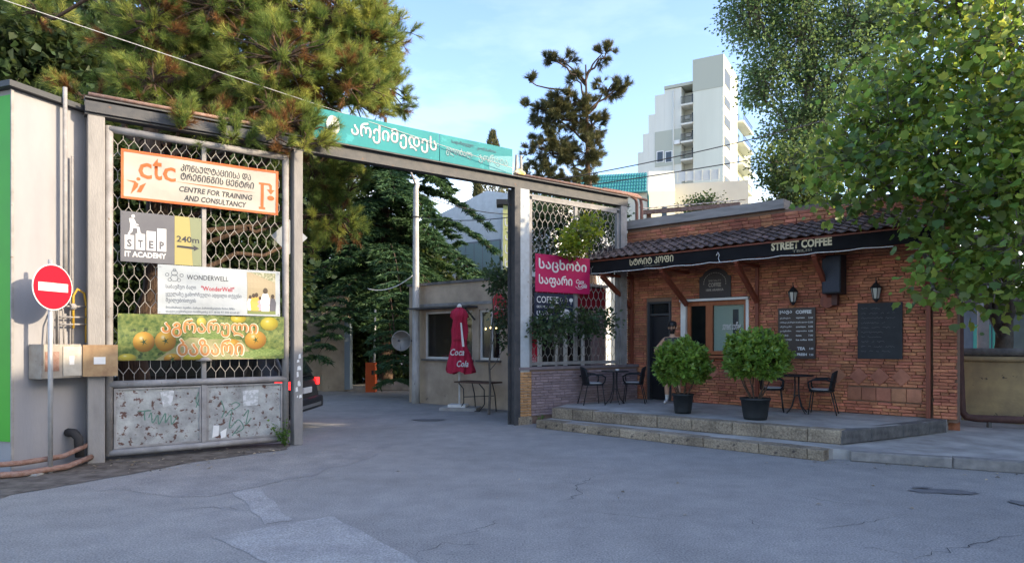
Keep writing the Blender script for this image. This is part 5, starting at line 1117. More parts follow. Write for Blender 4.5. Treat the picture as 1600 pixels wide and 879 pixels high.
for k in (.2, 1.2, 2.2): MB().box(8.6 + k * .92 - .03, 8.6 + k * .92 + .03, 12.45 - k * .4 - .03, 12.45 - k * .4 + .03, SW - .01, .25).build('support', M_CONCD, dp)
# ---------------------------------------------------------------- street beyond the wall
sh = thing('street_kiosk', 'grey street kiosk with teal double door and white canopy behind the wall', 'building', (14.9, 23, 0), R(-20))
MB().box(0, 4.5, 0, 3, 0, 3.3).build('wall', mat('kiosk_grey', (.2, .23, .27), .8, (.14, .16, .19), scale=2), sh); MB().box(-.3, 4.6, -.9, 3.1, 3.302, 3.4).build('canopy', M_WHITE, sh)
for x in (.75, 1.3): 
    d_ = MB().box(x, x + .5, -.04, -.002, .1, 2.3).build('door', mat('teal_door', (.1, .42, .34), .6), sh); MB().box(x + .2, x + .24, -.06, -.041, 1.1, 1.25).build('handle', M_STEEL, d_)
MB().box(.1, .45, -.03, -.002, 1.7, 2.1).build('window', M_WHITE, sh)
gpnl = thing('green_hoarding', 'bright green flat hoarding at the street beyond the yellowish wall', 'hoarding', (16.6, 21.2, 0), R(-30)); MB().box(.35, 3.2, 0, .06, .2, 2.35).build('panel', MATS['green_panel'], gpnl); MB().box(0, .35, -.05, .1, 0, 2.6).build('stone_pillar', mat('blue_stone', (.24, .28, .34), .9, (.15, .18, .22), scale=14), gpnl); MB().box(3.2, 3.3, 0, .08, 0, 2.5).build('post', M_STEEL, gpnl)
cp = tag(MB().tube([(0, 0, 0), (0, 0, 8)], [.15, .11], 12).build('concrete_pole', M_CONC, None, True, loc=(12.9, 18.4, 0)), 'pale concrete utility pole behind the yellowish wall', 'pole')
# ---------------------------------------------------------------- distant buildings
TA = math.atan2(-.498, .867); T0 = (29.86, 95, 0)
def tx(px): r = (px - 800) / F; return (95 * r - 29.86) / (.867 + .498 * r)
def tz(px, py): return CAMZ + (HOR - py) / F * (95 - .498 * tx(px))
tw = thing('apartment_tower', 'tall pale apartment tower stepping down to the left with balconies', 'building', T0, TA)
M_TWW = mat('tower_cream', (.68, .68, .57), .85, (.6, .6, .5), scale=.3, stretch=(1, 1, .15), detail=8); M_TWG = mat('tower_grey', (.44, .45, .37), .85); M_TWR = mat('tower_white', (.7, .69, .61), .85, (.6, .59, .52), scale=.4, stretch=(1, 1, .12), detail=8)
xs = tx(1083); zt_ = tz(1130, 84)
MB().box(xs, 0, 0, 9.6, 0, zt_ - 4.6).build('shaft', M_TWW, tw); MB().box(xs - .05, .05, -.05, 9.6, zt_ - 4.59, zt_).build('shaft_head', M_TWG, tw)
for pxa, pxb, py, m_ in ((1063.5, 1083, 137, M_TWR), (1037, 1063.5, 137, M_TWR), (1022, 1037, 147, M_TWR), (1012, 1022, 178, M_TWR), (1003, 1012, 208, M_TWR), (995, 1003, 237, M_TWR)):
    x0, x1 = tx(pxa), tx(pxb) - .01; dpt = 2.2 if pxa == 1063.5 else .4; MB().box(x0, x1, dpt, 10, 0, tz((pxa + pxb) / 2, py)).build('block', m_, tw)
MB().box(tx(1037), tx(1083) - .02, .2, 10, tz(1050, 136.5), tz(1050, 132)).build('roof_band', M_TWG, tw)
MB().box(tx(1022) + .02, tx(1063.5) - .02, .34, .398, tz(1040, 258), tz(1040, 203)).build('grey_panel', M_TWG, tw)
M_TWD = mat('tower_glass', (.05, .07, .09), .2)
x0, x1 = tx(1064), tx(1083) - .05
for py in (162, 192, 220, 248):
    z = tz(1073, py); bl = MB().box(x0, x1, -.2, 2.18, z - .25, z).build('balcony', M_TWR, tw)
    for k in range(10): MB().bar((x0 + .05 + (x1 - x0 - .1) * k / 9, -.15, z), (x0 + .05 + (x1 - x0 - .1) * k / 9, -.15, z + 1.0), .04, .04).build('baluster', M_STEELD, bl)
    MB().bar((x0, -.15, z + 1.02), (x1, -.15, z + 1.02), .06, .06).build('handrail', M_STEELD, bl)
    MB().box(x0 + 1.0, x1 - .2, 2.15, 2.19, z + .05, z + 2.1).build('balcony_door', M_TWD, tw)
for px in (1030.5, 1044):
    wn_ = MB().box(tx(px) - .55, tx(px) + .55, .28, .33, tz(px, 253), tz(px, 235)).build('window', M_WHITE, tw); MB().box(tx(px) - .42, tx(px) + .42, .26, .279, tz(px, 252), tz(px, 236.5)).build('pane', M_TWD, wn_)
for (pa, pb) in ((111, 137), (154, 168), (184, 199), (216, 230.5), (247, 261), (277.5, 291)):
    z0, z1 = CAMZ + (HOR - pb) / F * 97, CAMZ + (HOR - pa) / F * 97
    wn_ = MB().box(.002, .05, .6, 4.4, z0, z1).build('window', mat('tower_frame', (.09, .1, .1), .7), tw); MB().box(.051, .06, .75, 4.25, z0 + .15, z1 - .15).build('pane', mat('tower_pane', (.05, .06, .065), .4), wn_)
pipe('drain_pipe', [(tx(1051), .32, 20), (tx(1051), .32, tz(1051, 140))], .12, M_TWR, tw, 6)
wg = thing('apartment_wing', 'pale green apartment wing with stacked balconies behind the poplar', 'building', (T0[0] + .498 * 9.7, T0[1] + .867 * 9.7, 0), TA)
MB().box(-6, -.6, 0, 14, 0, 34).build('wall', mat('wing_green', (.42, .46, .36), .85), wg)
for py in (197, 229, 262, 296):
    z = CAMZ + (HOR - py) / F * 106; bl = MB().box(-.598, .9, .1, 8, z - .25, z).build('balcony', M_TWW, wg)
    for k in range(12): MB().bar((.8, .2 + k * .66, z), (.8, .2 + k * .66, z + 1.0), .05, .05).build('baluster', M_STEELD, bl)
    MB().box(.78, .84, .1, 8, z + 1.0, z + 1.06).build('handrail', M_STEELD, bl); MB().box(-.598, -.55, 2.0, 4.4, z + .1, z + 2.2).build('balcony_door', M_TWD, wg)
th = thing('teal_roof_house', 'white house with teal metal tile roof behind the mesh screen', 'building', at(1013, 535, 37)[:2] + (0,) if False else (at(1013, 0, 37).x, 37, 0), R(-12))
ez_, rz_ = 1.7 + (535 - 299) / F * 37, 1.7 + (535 - 262) / F * 37 + .3
MB().box(-4.0, 0, 0, 7, 0, ez_).build('wall', M_TWR, th)
MB().add([(0, 0, 0), (0, 0, ez_), (0, 2.4, rz_ + .1), (0, 7, rz_ - .3), (0, 7, 0), (1.45, 0.6, 0), (1.45, .6, ez_ + .1), (1.45, 2.6, rz_ + .1), (1.45, 7, rz_ - .3), (1.45, 7, 0)], [(0, 5, 6, 1), (1, 6, 7, 2), (2, 7, 8, 3), (5, 9, 8, 7, 6)]).build('gable', M_TWW, th)
rf = MB(); nr = 26
for i in range(nr):
    for j in range(6):
        xa, xb = -4.1 + 4.0 * i / nr, -4.1 + 4.0 * (i + 1) / nr; ya, yb = -.25 + 2.6 * j / 6, -.25 + 2.6 * (j + 1) / 6; za, zb_ = ez_ - .1 + (rz_ - ez_ + .1) * j / 6, ez_ - .1 + (rz_ - ez_ + .1) * (j + 1) / 6; xm_ = (xa + xb) / 2; h_ = .04
        rf.add([(xa, ya, za + .05), (xm_, ya, za + .05 + h_), (xb, ya, za + .05), (xa, yb, zb_), (xm_, yb, zb_ + h_), (xb, yb, zb_), (xa, ya, za - .02), (xb, ya, za - .02)], [(0, 1, 4, 3), (1, 2, 5, 4), (6, 7, 2, 1, 0)])
rf.build('roof', mat('teal_roof', (.03, .2, .2), .5, (.04, .24, .23), scale=2), th)
MB().box(.65, 1.0, .3, .52, ez_ - 1.6, ez_ - .8).build('window', M_TWD, th); pipe('gutter', [(-4.1, -.25, ez_ - .06), (-.05, -.25, ez_ - .06), (0, -.1, ez_ - .3), (.02, -.05, 1)], .06, mat('teal_gutter', (.02, .14, .16), .5), th, 6)
cw = thing('cream_house', 'plain cream house wall with white roof terrace below the tower', 'building', (at(1048, 0, 42).x, 42, 0), R(-14))
MB().box(0, 4.6, 0, 6, 0, 1.7 + (535 - 288) / F * 42).build('wall', mat('cream_wall', (.6, .57, .5), .85, (.53, .5, .45), scale=.6), cw)
z_ = 1.7 + (535 - 288) / F * 42
MB().box(.1, 2.6, 1.5, 5, z_ + .01, z_ + .35).build('terrace_slab', M_TWR, cw); MB().box(.4, 3.0, 1.0, 1.06, z_ + .4, z_ + 1.0).build('railing', mat('rail_pale', (.5, .53, .55), .6), cw)
for k in range(6): MB().box(.4 + k * .5, .45 + k * .5, .95, .999, z_ + .3, z_ + 1.05).build('rail_post', M_TWR, cw)
wb = thing('white_building', 'white building with a gridded strip window seen through the gateway', 'building', (at(668, 0, 33).x, 33, 0), R(-34))
zt1 = 1.7 + (535 - 338) / F * 32
MB().add([(0, 0, 0), (7, 0, 0), (7, 0, zt1 + .2), (3.6, 0, zt1 + 1.0), (0, 0, zt1), (0, 6, 0), (7, 6, 0), (7, 6, zt1 + .2), (3.6, 6, zt1 + 1.0), (0, 6, zt1)], [(0, 1, 2, 3, 4), (2, 7, 8, 3), (3, 8, 9, 4), (1, 6, 7, 2), (0, 4, 9, 5)]).build('wall', M_WHITE, wb)
wf = MB().box(1.9, 4.4, -.06, -.002, 4.7, 6.4).build('window', mat('frame_grey', (.25, .26, .27), .6), wb)
for k in range(5): MB().box(1.96 + k * .49, 2.4 + k * .49, -.07, -.061, 4.78, 6.32).build('pane', mat('bright_pane', (.3, .38, .36), .12), wf)
MB().box(4.5, 4.56, -.1, -.002, 0, zt1).build('drain_pipe', M_TWR, wb)
vsn = thing('vertical_sign', 'tall yellow-green board with white letters and dark cap beside the right post', 'sign', at(787, 0, 20.5)[:2] + (0,) if False else (at(786, 0, 20.5).x, 20.5, 0), R(0))
MB().box(0, .26, 0, .3, 0, 1.7 + (535 - 320) / F * 20.5).build('board', mat('sign_lime', (.46, .48, .2), .6), vsn); MB().box(-.2, .5, -.1, .5, 5.9, 6.05).build('cap', M_BLACK, vsn)
for i, ch in enumerate('ᲡᲐᲪᲮᲝᲑᲘ'): txt(ch, .05, .21, 5.25 - i * .42, 5.53 - i * .42, -.004, M_WP, vsn)
# rusty roof clutter behind the parapet
rc = thing('corrugated_roof', 'rusty corrugated sheet roof behind the kiosk parapet', 'roof', at(1000, 322, 20.5), R(-25))
cr_ = MB(); n = 30
vs = [(i * .1, 0, .03 * (i % 2) - .1) for i in range(n)] + [(i * .1, 2.2, .03 * (i % 2) + .35) for i in range(n)]; cr_.add(vs, [(i, i + 1, n + i + 1, n + i) for i in range(n - 1)]); cr_.build('sheet', mat('rusty_sheet', (.3, .2, .14), .8, (.5, .44, .38), scale=4), rc)
MB().bar((0, .1, -.18), (2.9, .1, -.18), .1, .12).build('beam', M_RUST, rc); MB().bar((.2, .3, -.2), (.2, .3, -2), .12, .12).build('post', M_RUST, rc); MB().bar((2.6, .3, -.2), (2.6, .3, -2), .12, .12).build('post', M_RUST, rc)
pp = thing('roof_pipes', 'pair of reddish pipes bending down behind the mesh screen end', 'pipe', G0, GA)
for k in (0, .17): pipe('pipe', [(2.6, .12, 5.22 + k * .3), (3.55 + k, .12, 5.22 + k * .3), (3.68 + k, .12, 5.17 + k * .3), (3.72 + k, .12, 5.05), (3.72 + k, .12, 4.5)], .04, mat('copper_paint', (.3, .14, .1), .7, (.38, .2, .15), scale=8), pp)
for x, tilt in ((.0, .02), (.14, -.01)): MB().tube([(x, .05, 5.16), (x + tilt, .05, 5.62)], [.035, .028], 8).build('stake', mat('stake_wood', (.4, .38, .34), .8), portal)
MB().lathe([(.001, 0), (.12, .02), (.1, .08), (.03, .14), (.001, .15)], 10, Matrix.Translation((.05, -.02, 5.17)) @ Matrix.Diagonal((1.5, .6, 1, 1))).build('yellow_rag', mat('rag', (.6, .4, .06), .9, (.65, .6, .45), scale=12), portal)
# ---------------------------------------------------------------- wires
def wire(label, a, b, r, m, sag):
    a, b = Vector(a), Vector(b); pts = [a.lerp(b, i / 24) - Vector((0, 0, sag * 4 * (i / 24) * (1 - i / 24))) for i in range(25)]
    tag(MB().tube([p - a for p in pts], r, 5).build('cable', m, None, True, loc=a), label, 'cable')
M_WIREB = mat('wire_black', (.02, .02, .022), .6)
wire('long pale cable slanting down from the upper left to the teal sign', at(-120, -42, 8.6), at(802, 263, 13.7), .006, mat('cable_pale', (.45, .44, .42), .6), .02)
wire('upper dark cable crossing the pale tower', at(845, 285, 26), at(1420, 150, 26), .02, M_WIREB, .25)
wire('lower dark cable crossing the pale tower', at(845, 300, 26), at(1420, 205, 26), .02, M_WIREB, .1)
wire('thin dark cable below the crossbeam running to the pole', at(648, 300, 18.8), at(806, 335, 20), .012, M_WIREB, .15)
wire('thin dark cable below the crossbeam from pole to right post', at(650, 338, 18.8), at(806, 338, 14.2), .01, M_WIREB, .1)
wire('short white cable hanging in the dark trees by the booth', at(575, 451, 19.5), at(645, 430, 19.0), .014, M_WHITE, .18)
# ---------------------------------------------------------------- added unseen block: stepped heights keep the low sun off the forecourt
oc = thing('sun_blocker', 'added unseen building beyond the right edge, stepped to block the low sun', 'building', (15.5, -16, 0), 0)
for y0, y1, hh in ((0, 20.6, 10.3), (20.62, 23, 9.4), (23.02, 25, 7.8), (25.02, 35.4, 10.2)):
    MB().box(0, 7, y0, y1, 0, hh).build('wall', M_BEIGE, oc); MB().box(-.12, 7.1, y0, y1, hh + .002, hh + .12).build('cornice', M_CONC, oc)
for k in range(8):
    for z in (1.0, 4.4): f_ = MB().box(-.05, -.002, 2 + k * 3.9, 3.4 + k * 3.9, z, z + 1.7).build('window', M_WHITE, oc); MB().box(-.06, -.051, 2.1 + k * 3.9, 3.3 + k * 3.9, z + .1, z + 1.6).build('pane', M_TWD, f_)

# ---------------------------------------------------------------- annex behind the mesh screen: near-black wall colour stands in for its unlit inside
an = thing('bakery_annex', 'bakery annex with pale window frames, unlit inside painted dark, behind the mesh screen', 'building', gpt(1.4, 1.15, 0), GA)
MB().box(0, 2.2, 0, .35, 0, 3.1).build('wall', mat('annex_painted_dark', (.035, .03, .032), .8, (.06, .05, .05), scale=2), an)
MB().box(0, 2.2, -.08, -.002, 2.55, 3.05).build('red_band', mat('annex_red', (.3, .012, .03), .6), an)
for x0, x1 in ((.05, .65), (.85, 1.5)):
    f_ = MB(); f_.box(x0, x1, -.06, -.003, 1.95, 2.05); f_.box(x0, x0 + .09, -.06, -.003, 1.0, 1.949); f_.box(x1 - .09, x1, -.06, -.003, 1.0, 1.949); wq = f_.build('window', M_WHITE, an)
    MB().box(x0 + .09, x1 - .09, -.03, -.02, 1.0, 1.949).build('pane', M_GLASS, wq)
MB().box(1.75, 2.2, -.05, -.003, 0, 2.5).build('brick_pier', M_BRICKG, an)

for (px, py) in ((1070, 208), (1068, 180), (1058, 225)):
    x = tx(px); MB().box(x - .4, x + .4, -.1 if px == 1058 else 1.9, .3 if px == 1058 else 2.15, tz(px, py), tz(px, py) + .55).build('air_conditioner', M_WHITE, tw)

# ---------------------------------------------------------------- trees
def ramp_foliage(name, stops, transl=.25, rough=.6):
    m = bpy.data.materials.new(name); m.use_nodes = True; n, l = m.node_tree.nodes, m.node_tree.links; b = n['Principled BSDF']
    a = n.new('ShaderNodeAttribute'); a.attribute_name = 'rnd'; r = n.new('ShaderNodeValToRGB')
    while len(r.color_ramp.elements) < len(stops): r.color_ramp.elements.new(.5)
    for e, (p, c) in zip(r.color_ramp.elements, stops): e.position = p; e.color = (*c, 1)
    l.new(a.outputs['Fac'], r.inputs[0]); l.new(r.outputs[0], b.inputs['Base Color']); b.inputs['Roughness'].default_value = rough; b.inputs['Specular IOR Level'].default_value = .3
    tr = n.new('ShaderNodeBsdfTranslucent'); l.new(r.outputs[0], tr.inputs[0]); mx = n.new('ShaderNodeMixShader'); mx.inputs[0].default_value = transl
    l.new(b.outputs[0], mx.inputs[1]); l.new(tr.outputs[0], mx.inputs[2]); l.new(mx.outputs[0], n['Material Output'].inputs[0])
    return m
F_PINE = ramp_foliage('pine_needle', [(0, (.24, .11, .04)), (.2, (.26, .13, .045)), (.26, (.09, .15, .035)), (.55, (.2, .27, .06)), (1, (.46, .46, .1))], .45)
F_PINE2 = ramp_foliage('far_pine_needle', [(0, (.05, .055, .024)), (.5, (.08, .09, .036)), (1, (.17, .15, .06))], .25)
def px_blob(px, py, Y, rx, ry, rz): p = at(px, py, Y); return (p.x, p.y, p.z, rx, ry, rz)
def pine(name, label, base, top, r, blobs, dens, need, nl, nw, fol, group=None, brown=.11):
    base = np.array(base, float); top = np.array(top, float); t = thing(name, label, 'tree', tuple(base), 0, group); segs = []
    seg_curve(segs, base - [0, 0, .05], top, r, r * .12, 0, 9, .008); PP, DD, AA = [], [], []
    for b in blobs:
        c = np.array(b[:3]); tt = np.clip((c[2] - base[2]) / (top[2] - base[2]) - .08, .2, 1); root = base + (top - base) * tt
        seg_curve(segs, root, c, r * .22, r * .09, .04, 6, .03)
        nb = max(4, int(dens * (b[3] * b[4] * b[5]) ** (2 / 3))); br = in_ell(nb, b, .3)
        for p in br:
            s0 = c + (p - c) * rng.uniform(0, .3); seg_curve(segs, s0, p, .018, .008, .05, 3, .05)
            k = rng.integers(5, 9); ax = unit((p - c)[None] + rng.normal(size=(k, 3)) * .55 * np.linalg.norm(p - c) + [0, 0, .25])
            q = p + ax * rng.uniform(.05, .3, (k, 1)); dead = rng.random() < brown
            for a, b_ in zip(q, ax): segs.append((*p, *a, .007, .004))
            P = np.repeat(q, need, 0) - np.repeat(ax, need, 0) * rng.uniform(0, .16, (k * need, 1)); D = np.repeat(ax, need, 0) * 1.1 + unit(rng.normal(size=(k * need, 3))) * .85
            A = np.clip(rng.uniform(.3, .95) + rng.normal(size=k * need) * .1, .27, 1) if not dead else rng.uniform(0, .22, k * need)
            PP.append(P); DD.append(D); AA.append(A)
    P, D, A = np.concatenate(PP), np.concatenate(DD), np.concatenate(AA)
    V, Fc, m = leaf_np(P, D, nl * rng.uniform(.7, 1.15, len(P)), T_NEED, nw / nl, 0)
    np_obj('crown', V, Fc, fol, t, A, off=base); V, Fc = tubes_np(segs, 7); np_obj('trunk', V, Fc, M_BARK, t, smooth=True, off=base)
    return t
pine('pine_tree', 'large sunlit pine with brownish needles overhanging the gate', (-6.3, 11.45, 0), (-6.0, 11.9, 12), .27, [px_blob(*q) for q in (
    (60, 20, 13.5, .6, .5, .25), (200, 80, 12.8, .8, .8, .6), (215, 150, 12.6, .7, .7, .4), (290, 60, 12.6, 1.3, 1.1, .9), (300, 140, 12.2, 1.2, .9, .6), (390, 30, 12.5, 1.3, 1.2, .9), (400, 130, 12, 1.1, .9, .7), (350, 190, 11.6, .9, .6, .32),
    (490, 40, 12.6, 1.2, 1.1, .8), (490, 130, 12.3, 1, .9, .7), (560, 90, 12.8, .75, .8, .7), (555, 160, 12.9, .6, .7, .45), (470, 200, 11.3, .5, .4, .32), (275, 195, 10.2, .3, .25, .18), (420, 165, 11.3, .6, .5, .4),
    (490, 265, 12.7, .75, .6, .5), (525, 275, 13, .5, .5, .4), (525, 335, 13.2, .5, .5, .5), (485, 340, 13.2, .6, .5, .5), (545, 300, 13.3, .3, .4, .4), (540, 20, 12.8, .8, .8, .7), (290, -30, 12.6, 1.4, 1.3, .8), (490, 385, 13.4, .3, .4, .25), (235, 40, 11.5, .8, .4, .8), (240, 130, 11.3, .7, .4, .5), (330, 10, 11.6, 1, .6, .8), (440, 90, 11.4, .9, .6, .7), (540, 130, 12, .7, .6, .5), (430, 215, 10.9, .35, .3, .22), (575, 60, 12.6, .5, .6, .6), (600, 60, 14.5, .6, .6, .8), (605, 140, 14.5, .5, .6, .6), (320, 205, 10.5, .5, .3, .22), (285, 190, 10.1, .35, .25, .2), (360, 215, 10.6, .35, .3, .16), (475, 225, 11.2, .45, .35, .25), (455, 190, 11.0, .4, .3, .25), (130, 150, 11.5, .4, .4, .25))], 105, 58, .145, .0072, F_PINE)
pine('far_pine_tree', 'dark open-crowned pine rising behind the mesh screen', (3.7, 31, 0), (3.4, 31, 14.5), .26, [px_blob(*q) for q in (
    (890, 165, 31, 1.2, 1.2, .5), (865, 185, 31, 1.1, 1.1, .6), (925, 195, 31, .8, 1, .55), (950, 140, 31, .7, .7, .35), (975, 135, 31, .35, .4, .25), (860, 235, 31, 1.4, 1.2, .9), (915, 240, 31, .8, 1, .8), (845, 280, 31, 1.2, 1, .6), (905, 285, 31, .8, .9, .4),
    (880, 95, 31, .75, .5, .2), (855, 90, 31, .3, .3, .15), (940, 85, 31, .35, .4, .45), (955, 78, 31, .3, .3, .2), (825, 125, 31, .35, .3, .2), (820, 160, 31, .3, .3, .15), (900, 120, 31, .4, .4, .3))], 62, 36, .26, .022, F_PINE2, brown=.12)
# cedar
def cedar(label, base, H, Lmax, seed, fol):
    base = np.array(base, float); t = thing('cedar_tree', label, 'tree', tuple(base)); segs = []; g_ = np.random.default_rng(seed)
    top = base + [0, 0, H]; seg_curve(segs, base, top, .3, .06, 0, 8, .004); PP, DD, AA = [], [], []
    for i in range(60):
        f = i / 60; z0 = 2.3 + f * (H - 2.6); an = i * 2.399 + g_.uniform(-.3, .3); L = Lmax * (1 - .6 * f) * g_.uniform(.75, 1.1); d = np.array([math.cos(an), math.sin(an), 0]); sd = np.array([-d[1], d[0], 0]); prev = base + [0, 0, z0]; shade = g_.random()
        n = 12
        for k in range(1, n + 1):
            u = k / n; p = base + [0, 0, z0] + d * L * u + np.array([0, 0, L * (.16 * u - .55 * u * u)]); segs.append((*prev, *p, .05 * (1 - u) + .01, .05 * (1 - u) + .006)); 
            for s_ in (-1, 1):
                m = int(9 * (1 - abs(u - .6))) + 3; ll = L * .2 * (1 - .5 * u) * g_.uniform(.6, 1.2)
                w_ = np.linspace(.06, 1, m * 2)[:, None]; q = p + (sd * s_ * ll + d * ll * .5) * w_ + np.array([0, 0, -.35 * ll]) * w_ ** 2 + g_.normal(size=(m * 2, 3)) * [.035, .035, .015]
                segs.append((*p, *q[-1], .008, .003)); rep = 9; Q = np.repeat(q, rep, 0) + g_.normal(size=(len(q) * rep, 3)) * [.055, .055, .02]
                D = d * .4 + sd * s_ * .6 + g_.normal(size=(len(Q), 3)) * [.45, .45, .2] + np.array([0, 0, -.3]); PP.append(Q); DD.append(D); AA.append(np.clip(.3 + .4 * shade + g_.normal(size=len(Q)) * .18, 0, 1))
            prev = p
    P, D, A = np.concatenate(PP), np.concatenate(DD), np.concatenate(AA)
    V, Fc, m = leaf_np(P, D, rng.uniform(.12, .24, len(P)), T_NEED, .28, .5); np_obj('crown', V, Fc, fol, t, A, off=base); V, Fc = tubes_np(segs, 5); np_obj('trunk', V, Fc, M_BARK, t, smooth=True, off=base)
cedar('dark green cedar with drooping layered branches beyond the gateway', (-4.9, 26.0, 0), 10.4, 6.6, 5, ramp_foliage('cedar_needle', [(0, (.025, .055, .03)), (.5, (.05, .11, .045)), (1, (.12, .2, .065))], .3))
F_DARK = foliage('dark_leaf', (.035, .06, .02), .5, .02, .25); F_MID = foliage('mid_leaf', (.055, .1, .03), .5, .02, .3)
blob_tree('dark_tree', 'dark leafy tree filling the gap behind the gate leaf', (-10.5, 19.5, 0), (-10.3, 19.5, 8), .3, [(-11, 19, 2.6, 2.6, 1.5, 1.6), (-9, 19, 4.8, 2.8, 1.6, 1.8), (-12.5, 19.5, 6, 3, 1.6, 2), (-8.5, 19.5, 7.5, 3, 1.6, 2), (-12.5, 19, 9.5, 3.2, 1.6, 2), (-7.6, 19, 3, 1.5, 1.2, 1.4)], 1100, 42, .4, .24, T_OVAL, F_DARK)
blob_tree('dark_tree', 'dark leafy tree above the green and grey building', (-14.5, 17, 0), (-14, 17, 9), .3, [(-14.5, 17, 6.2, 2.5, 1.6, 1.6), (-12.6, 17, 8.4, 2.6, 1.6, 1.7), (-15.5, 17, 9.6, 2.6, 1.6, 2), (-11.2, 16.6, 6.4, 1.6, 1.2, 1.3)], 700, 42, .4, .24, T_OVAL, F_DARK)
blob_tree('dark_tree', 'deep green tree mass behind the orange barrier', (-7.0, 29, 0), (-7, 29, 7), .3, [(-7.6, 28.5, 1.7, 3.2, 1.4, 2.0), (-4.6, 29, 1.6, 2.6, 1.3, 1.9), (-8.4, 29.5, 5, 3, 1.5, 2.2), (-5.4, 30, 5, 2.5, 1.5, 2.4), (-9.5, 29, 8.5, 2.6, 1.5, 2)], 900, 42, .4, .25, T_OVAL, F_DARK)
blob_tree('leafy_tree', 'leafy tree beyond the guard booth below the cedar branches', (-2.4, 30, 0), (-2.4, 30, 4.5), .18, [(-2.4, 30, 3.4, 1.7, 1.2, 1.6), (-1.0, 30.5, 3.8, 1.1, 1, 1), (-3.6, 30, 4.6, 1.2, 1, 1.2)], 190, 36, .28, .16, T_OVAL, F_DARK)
F_POP = foliage('poplar_leaf', (.065, .12, .05), .5, .02, .4)
blob_tree('poplar_tree', 'tall dense poplar rising behind the brick kiosk', (14.2, 31, 0), (13.6, 31, 20), .4, [px_blob(*q) for q in ((1175, 20, 31, 1.4, 1.5, 2), (1195, 125, 31, 1.1, 1.5, 1.5), (1242, 205, 31, 1.4, 1.5, 1.5), (1250, 60, 31, 1.6, 1.6, 2.2), (1290, 150, 31, 1.7, 1.6, 2.0), (1330, 40, 31, 1.6, 1.6, 2), (1370, 130, 31, 1.5, 1.5, 1.8), (1260, 270, 31, 1.6, 1.5, 1.2), (1400, 30, 31, 1.4, 1.5, 1.5), (1240, -40, 31, 2.4, 1.6, 1.6), (1370, 230, 31, 1.5, 1.5, 1.4))], 1500, 36, .28, .15, T_OVAL, F_POP, lo=.3, droop=.3)
blob_tree('leafy_tree', 'mid-green leafy tree below the poplar above the brick parapet', (11.3, 25.5, 0), (11, 25.5, 6.5), .18, [px_blob(*q) for q in ((1225, 260, 25.5, 1.1, 1, .9), (1255, 300, 25.5, 1.1, 1, .8), (1228, 305, 25.5, .6, .8, .5), (1290, 265, 25.5, 1.0, 1, .9))], 170, 40, .22, .14, T_OVAL, F_MID)
blob_tree('small_tree', 'small feathery tree in front of the cream house wall', (at(1100, 0, 27).x, 27, 0), (at(1100, 0, 27).x, 27, 6), .08, [px_blob(*q) for q in ((1085, 320, 27, .5, .5, .25), (1112, 318, 27, .55, .5, .3), (1098, 335, 27, .8, .6, .4))], 60, 34, .14, .1, T_OVAL, F_MID)
F_PLANE = foliage('plane_leaf', (.1, .165, .038), .75, .035, .5, .35, .5)
blob_tree('plane_tree', 'broad-leaved plane tree overhanging the right end of the kiosk roof', (11.3, 15.6, 0), (9.8, 13.2, 7.2), .22, [px_blob(*q) for q in ((1335, 255, 10.6, .75, .7, .5), (1290, 300, 11, .3, .35, .2), (1310, 230, 11, .35, .4, .25), (1345, 190, 11, .4, .4, .3), (1390, 200, 10.8, .9, .8, .7), (1385, 290, 10.2, .6, .6, .35), (1450, 120, 10.8, 1, .9, .8), (1460, 250, 9.8, .8, .7, .6), (1465, 325, 9.6, .6, .6, .35), (1530, 180, 9.6, .9, .8, .8), (1560, 60, 10, 1, .9, .9), (1540, 300, 9.2, .8, .7, .55), (1590, 380, 8.8, .7, .6, .6), (1500, 400, 9.4, .6, .5, .4), (1560, 445, 8.9, .6, .5, .3), (1458, 452, 9.2, .14, .16, .12), (1340, 318, 10.4, .2, .2, .12), (1490, 10, 11, 1.1, 1, .8), (1640, 200, 9.4, 1, .9, 1.2), (1470, 390, 9.5, .3, .3, .2), (1500, 450, 9.3, .35, .35, .2), (1610, 300, 9, .8, .7, .8))], 640, 16, .22, .125, T_PLANE, F_PLANE, lo=.15, droop=.3, up=.3, twig=.009)
# shrubs round the mesh screen
F_LIME = foliage('lime_leaf', (.13, .19, .03), .35, .02, .45); F_SHR = foliage('shrub_leaf', (.04, .075, .03), .5, .02, .3, .45, .4)
blob_tree('climbing_shrub', 'bright lime leafy shrub pushing through the top of the mesh', gpt(1.6, .5, 0), gpt(1.5, .4, 3.6), .03, [px_blob(*q) for q in ((908, 365, 14.55, .33, .25, .3), (890, 385, 14.6, .3, .25, .2), (925, 350, 14.7, .18, .2, .2))], 60, 20, .09, .1, T_OVAL, F_LIME, cat='shrub', twig=.004)
blob_tree('climbing_shrub', 'grey-green shrub behind the upper left mesh of the screen', gpt(1.2, 1.6, 0), gpt(1.2, 1.6, 3.5), .06, [px_blob(*q) for q in ((850, 375, 16.2, .6, .6, .75), (880, 335, 16.3, .7, .6, .5), (935, 335, 16.6, .4, .5, .35), (850, 330, 16.6, .5, .5, .4), (930, 385, 16.8, .55, .5, .5), (950, 350, 17.2, .4, .5, .5))], 210, 30, .17, .1, T_OVAL, F_SHR, cat='shrub', twig=.006)
blob_tree('leafy_shrub', 'dark leafy shrub spilling over the low wall in front of the mesh', gpt(1.3, .45, 0), gpt(1.3, .3, 2.0), .03, [px_blob(*q) for q in ((862, 520, 14.05, .38, .3, .2), (900, 505, 14.3, .4, .3, .22), (940, 505, 14.5, .35, .28, .22), (870, 485, 14.1, .2, .2, .16), (845, 510, 14.0, .25, .2, .15))], 95, 22, .1, .085, T_OVAL, F_SHR, cat='shrub', twig=.004)
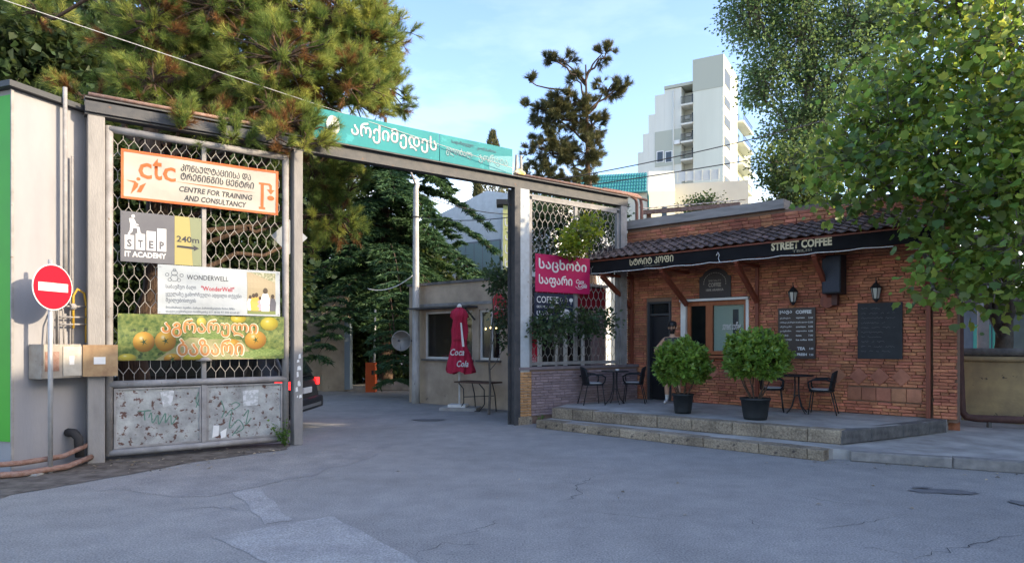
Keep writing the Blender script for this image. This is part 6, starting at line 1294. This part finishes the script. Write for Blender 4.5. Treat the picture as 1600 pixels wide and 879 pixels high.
blob_tree('leafy_shrub', 'tall dark shrub growing at the guard booth beside the steel post', (-.55, 15.9, 0), (-.4, 15.8, 3.2), .035, [px_blob(*q) for q in ((785, 445, 15.6, .25, .3, .35), (790, 490, 15.6, .22, .3, .35), (775, 430, 15.7, .2, .2, .2), (796, 530, 15.6, .15, .2, .3))], 70, 22, .11, .09, T_OVAL, F_SHR, cat='shrub', twig=.005)
# far conifers
def conifer(name, label, px, ptop, pbot, Y, rad, fol):
    b = at(px, 0, Y); zt_, zb_ = at(px, ptop, Y).z, at(px, pbot, Y).z; base = np.array([b.x, Y, 0]); t = thing(name, label, 'tree', tuple(base)); n = 5000; f = rng.random(n) ** .8; an = rng.uniform(0, 6.28, n); rr = rad * (1 - f) ** .7 * rng.uniform(.5, 1.05, n) + .03
    P = np.stack([b.x + rr * np.cos(an), Y + rr * np.sin(an), zb_ + f * (zt_ - zb_)], 1); D = np.stack([np.cos(an) * .4, np.sin(an) * .4, np.full(n, .9)], 1) + rng.normal(size=(n, 3)) * .3
    V, Fc, m = leaf_np(P, D, rng.uniform(.2, .45, n), T_NEED, .3, 0); np_obj('crown', V, Fc, fol, t, np.clip(rng.random(n), 0, 1), off=base); segs = []; seg_curve(segs, base, base + [0, 0, zt_], .15, .03); V, Fc = tubes_np(segs); np_obj('trunk', V, Fc, M_BARK, t, off=base)
conifer('cypress_tree', 'slim dark cypress over the white building roof', 746, 278, 420, 45, .55, F_PINE2); conifer('far_conifer', 'far conifer tip just above the teal sign', 770, 206, 420, 60, 2.4, F_PINE2)
# weeds and litter
def weed(label, x, y, z, h, n, fol, spread):
    t = thing('weed', label, 'plant', (x, y, z), 0, 'weeds at the wall foot'); segs = []; PP, DD = [], []
    for k in range(n):
        e = np.array([rng.normal() * spread, rng.normal() * spread * .6, h * rng.uniform(.5, 1)]); seg_curve(segs, (0, 0, 0), e, .004, .002, .1, 3, .03)
        for u in np.linspace(.25, 1, 9): PP.append(e * u + rng.normal(size=3) * .02); DD.append(rng.normal(size=3) + [0, 0, .3])
    V, Fc, m = leaf_np(np.array(PP), np.array(DD), rng.uniform(.03, .07, len(PP)), T_OVAL, 1, .6); np_obj('leaves', V, Fc, fol, t, np.repeat(rng.random(len(PP)), m)); V, Fc = tubes_np(segs, 4); np_obj('stem', V, Fc, fol, t, np.full(len(Fc), .5))
F_WEED = foliage('weed_leaf', (.07, .14, .03), .3, .02, .3)
p = gpt(gs(441), -.15, 0); weed('leafy weed growing at the foot of the middle gate post', p[0], p[1], 0, .45, 14, F_WEED, .1)
p = gp(848, 664); weed('low weed at the left end of the lower step', p[0], p[1], 0, .16, 14, F_WEED, .11)
p = gp(888, 648, SW); weed('tiny weed sprouting between the two steps', p[0], p[1], SW, .1, 6, F_WEED, .04)
p = gp(1112, 690); weed('dry small weed under the middle of the lower step', p[0], p[1], 0, .08, 6, F_WEED, .05)
lit = []
def scatter(cx, cy, n, sx, sy):
    for _ in range(n): lit.append((cx + random.gauss(0, sx), cy + random.gauss(0, sy)))
scatter(-5.2, 9.5, 90, .6, .35); scatter(-4.3, 10.5, 40, .5, .2); scatter(5.2, 9.45, 25, .7, .15); scatter(3, 8, 18, 2.5, 1.5); scatter(6.5, 8.3, 14, 1, .4); scatter(-1, 8, 14, 3, 2)
P = np.array([(x, y, .012) for x, y in lit]); D = rng.normal(size=(len(P), 3)) * [1, 1, .12]
V, Fc, m = leaf_np(P, D, rng.uniform(.02, .07, len(P)), T_OVAL, 1, 3)
lo_ = np_obj('litter', V, Fc, mat('dry_litter', (.3, .24, .16), .9, rnd=.6, attr=True), None, np.repeat(rng.random(len(P)), m)); tag(lo_, kind='stuff')
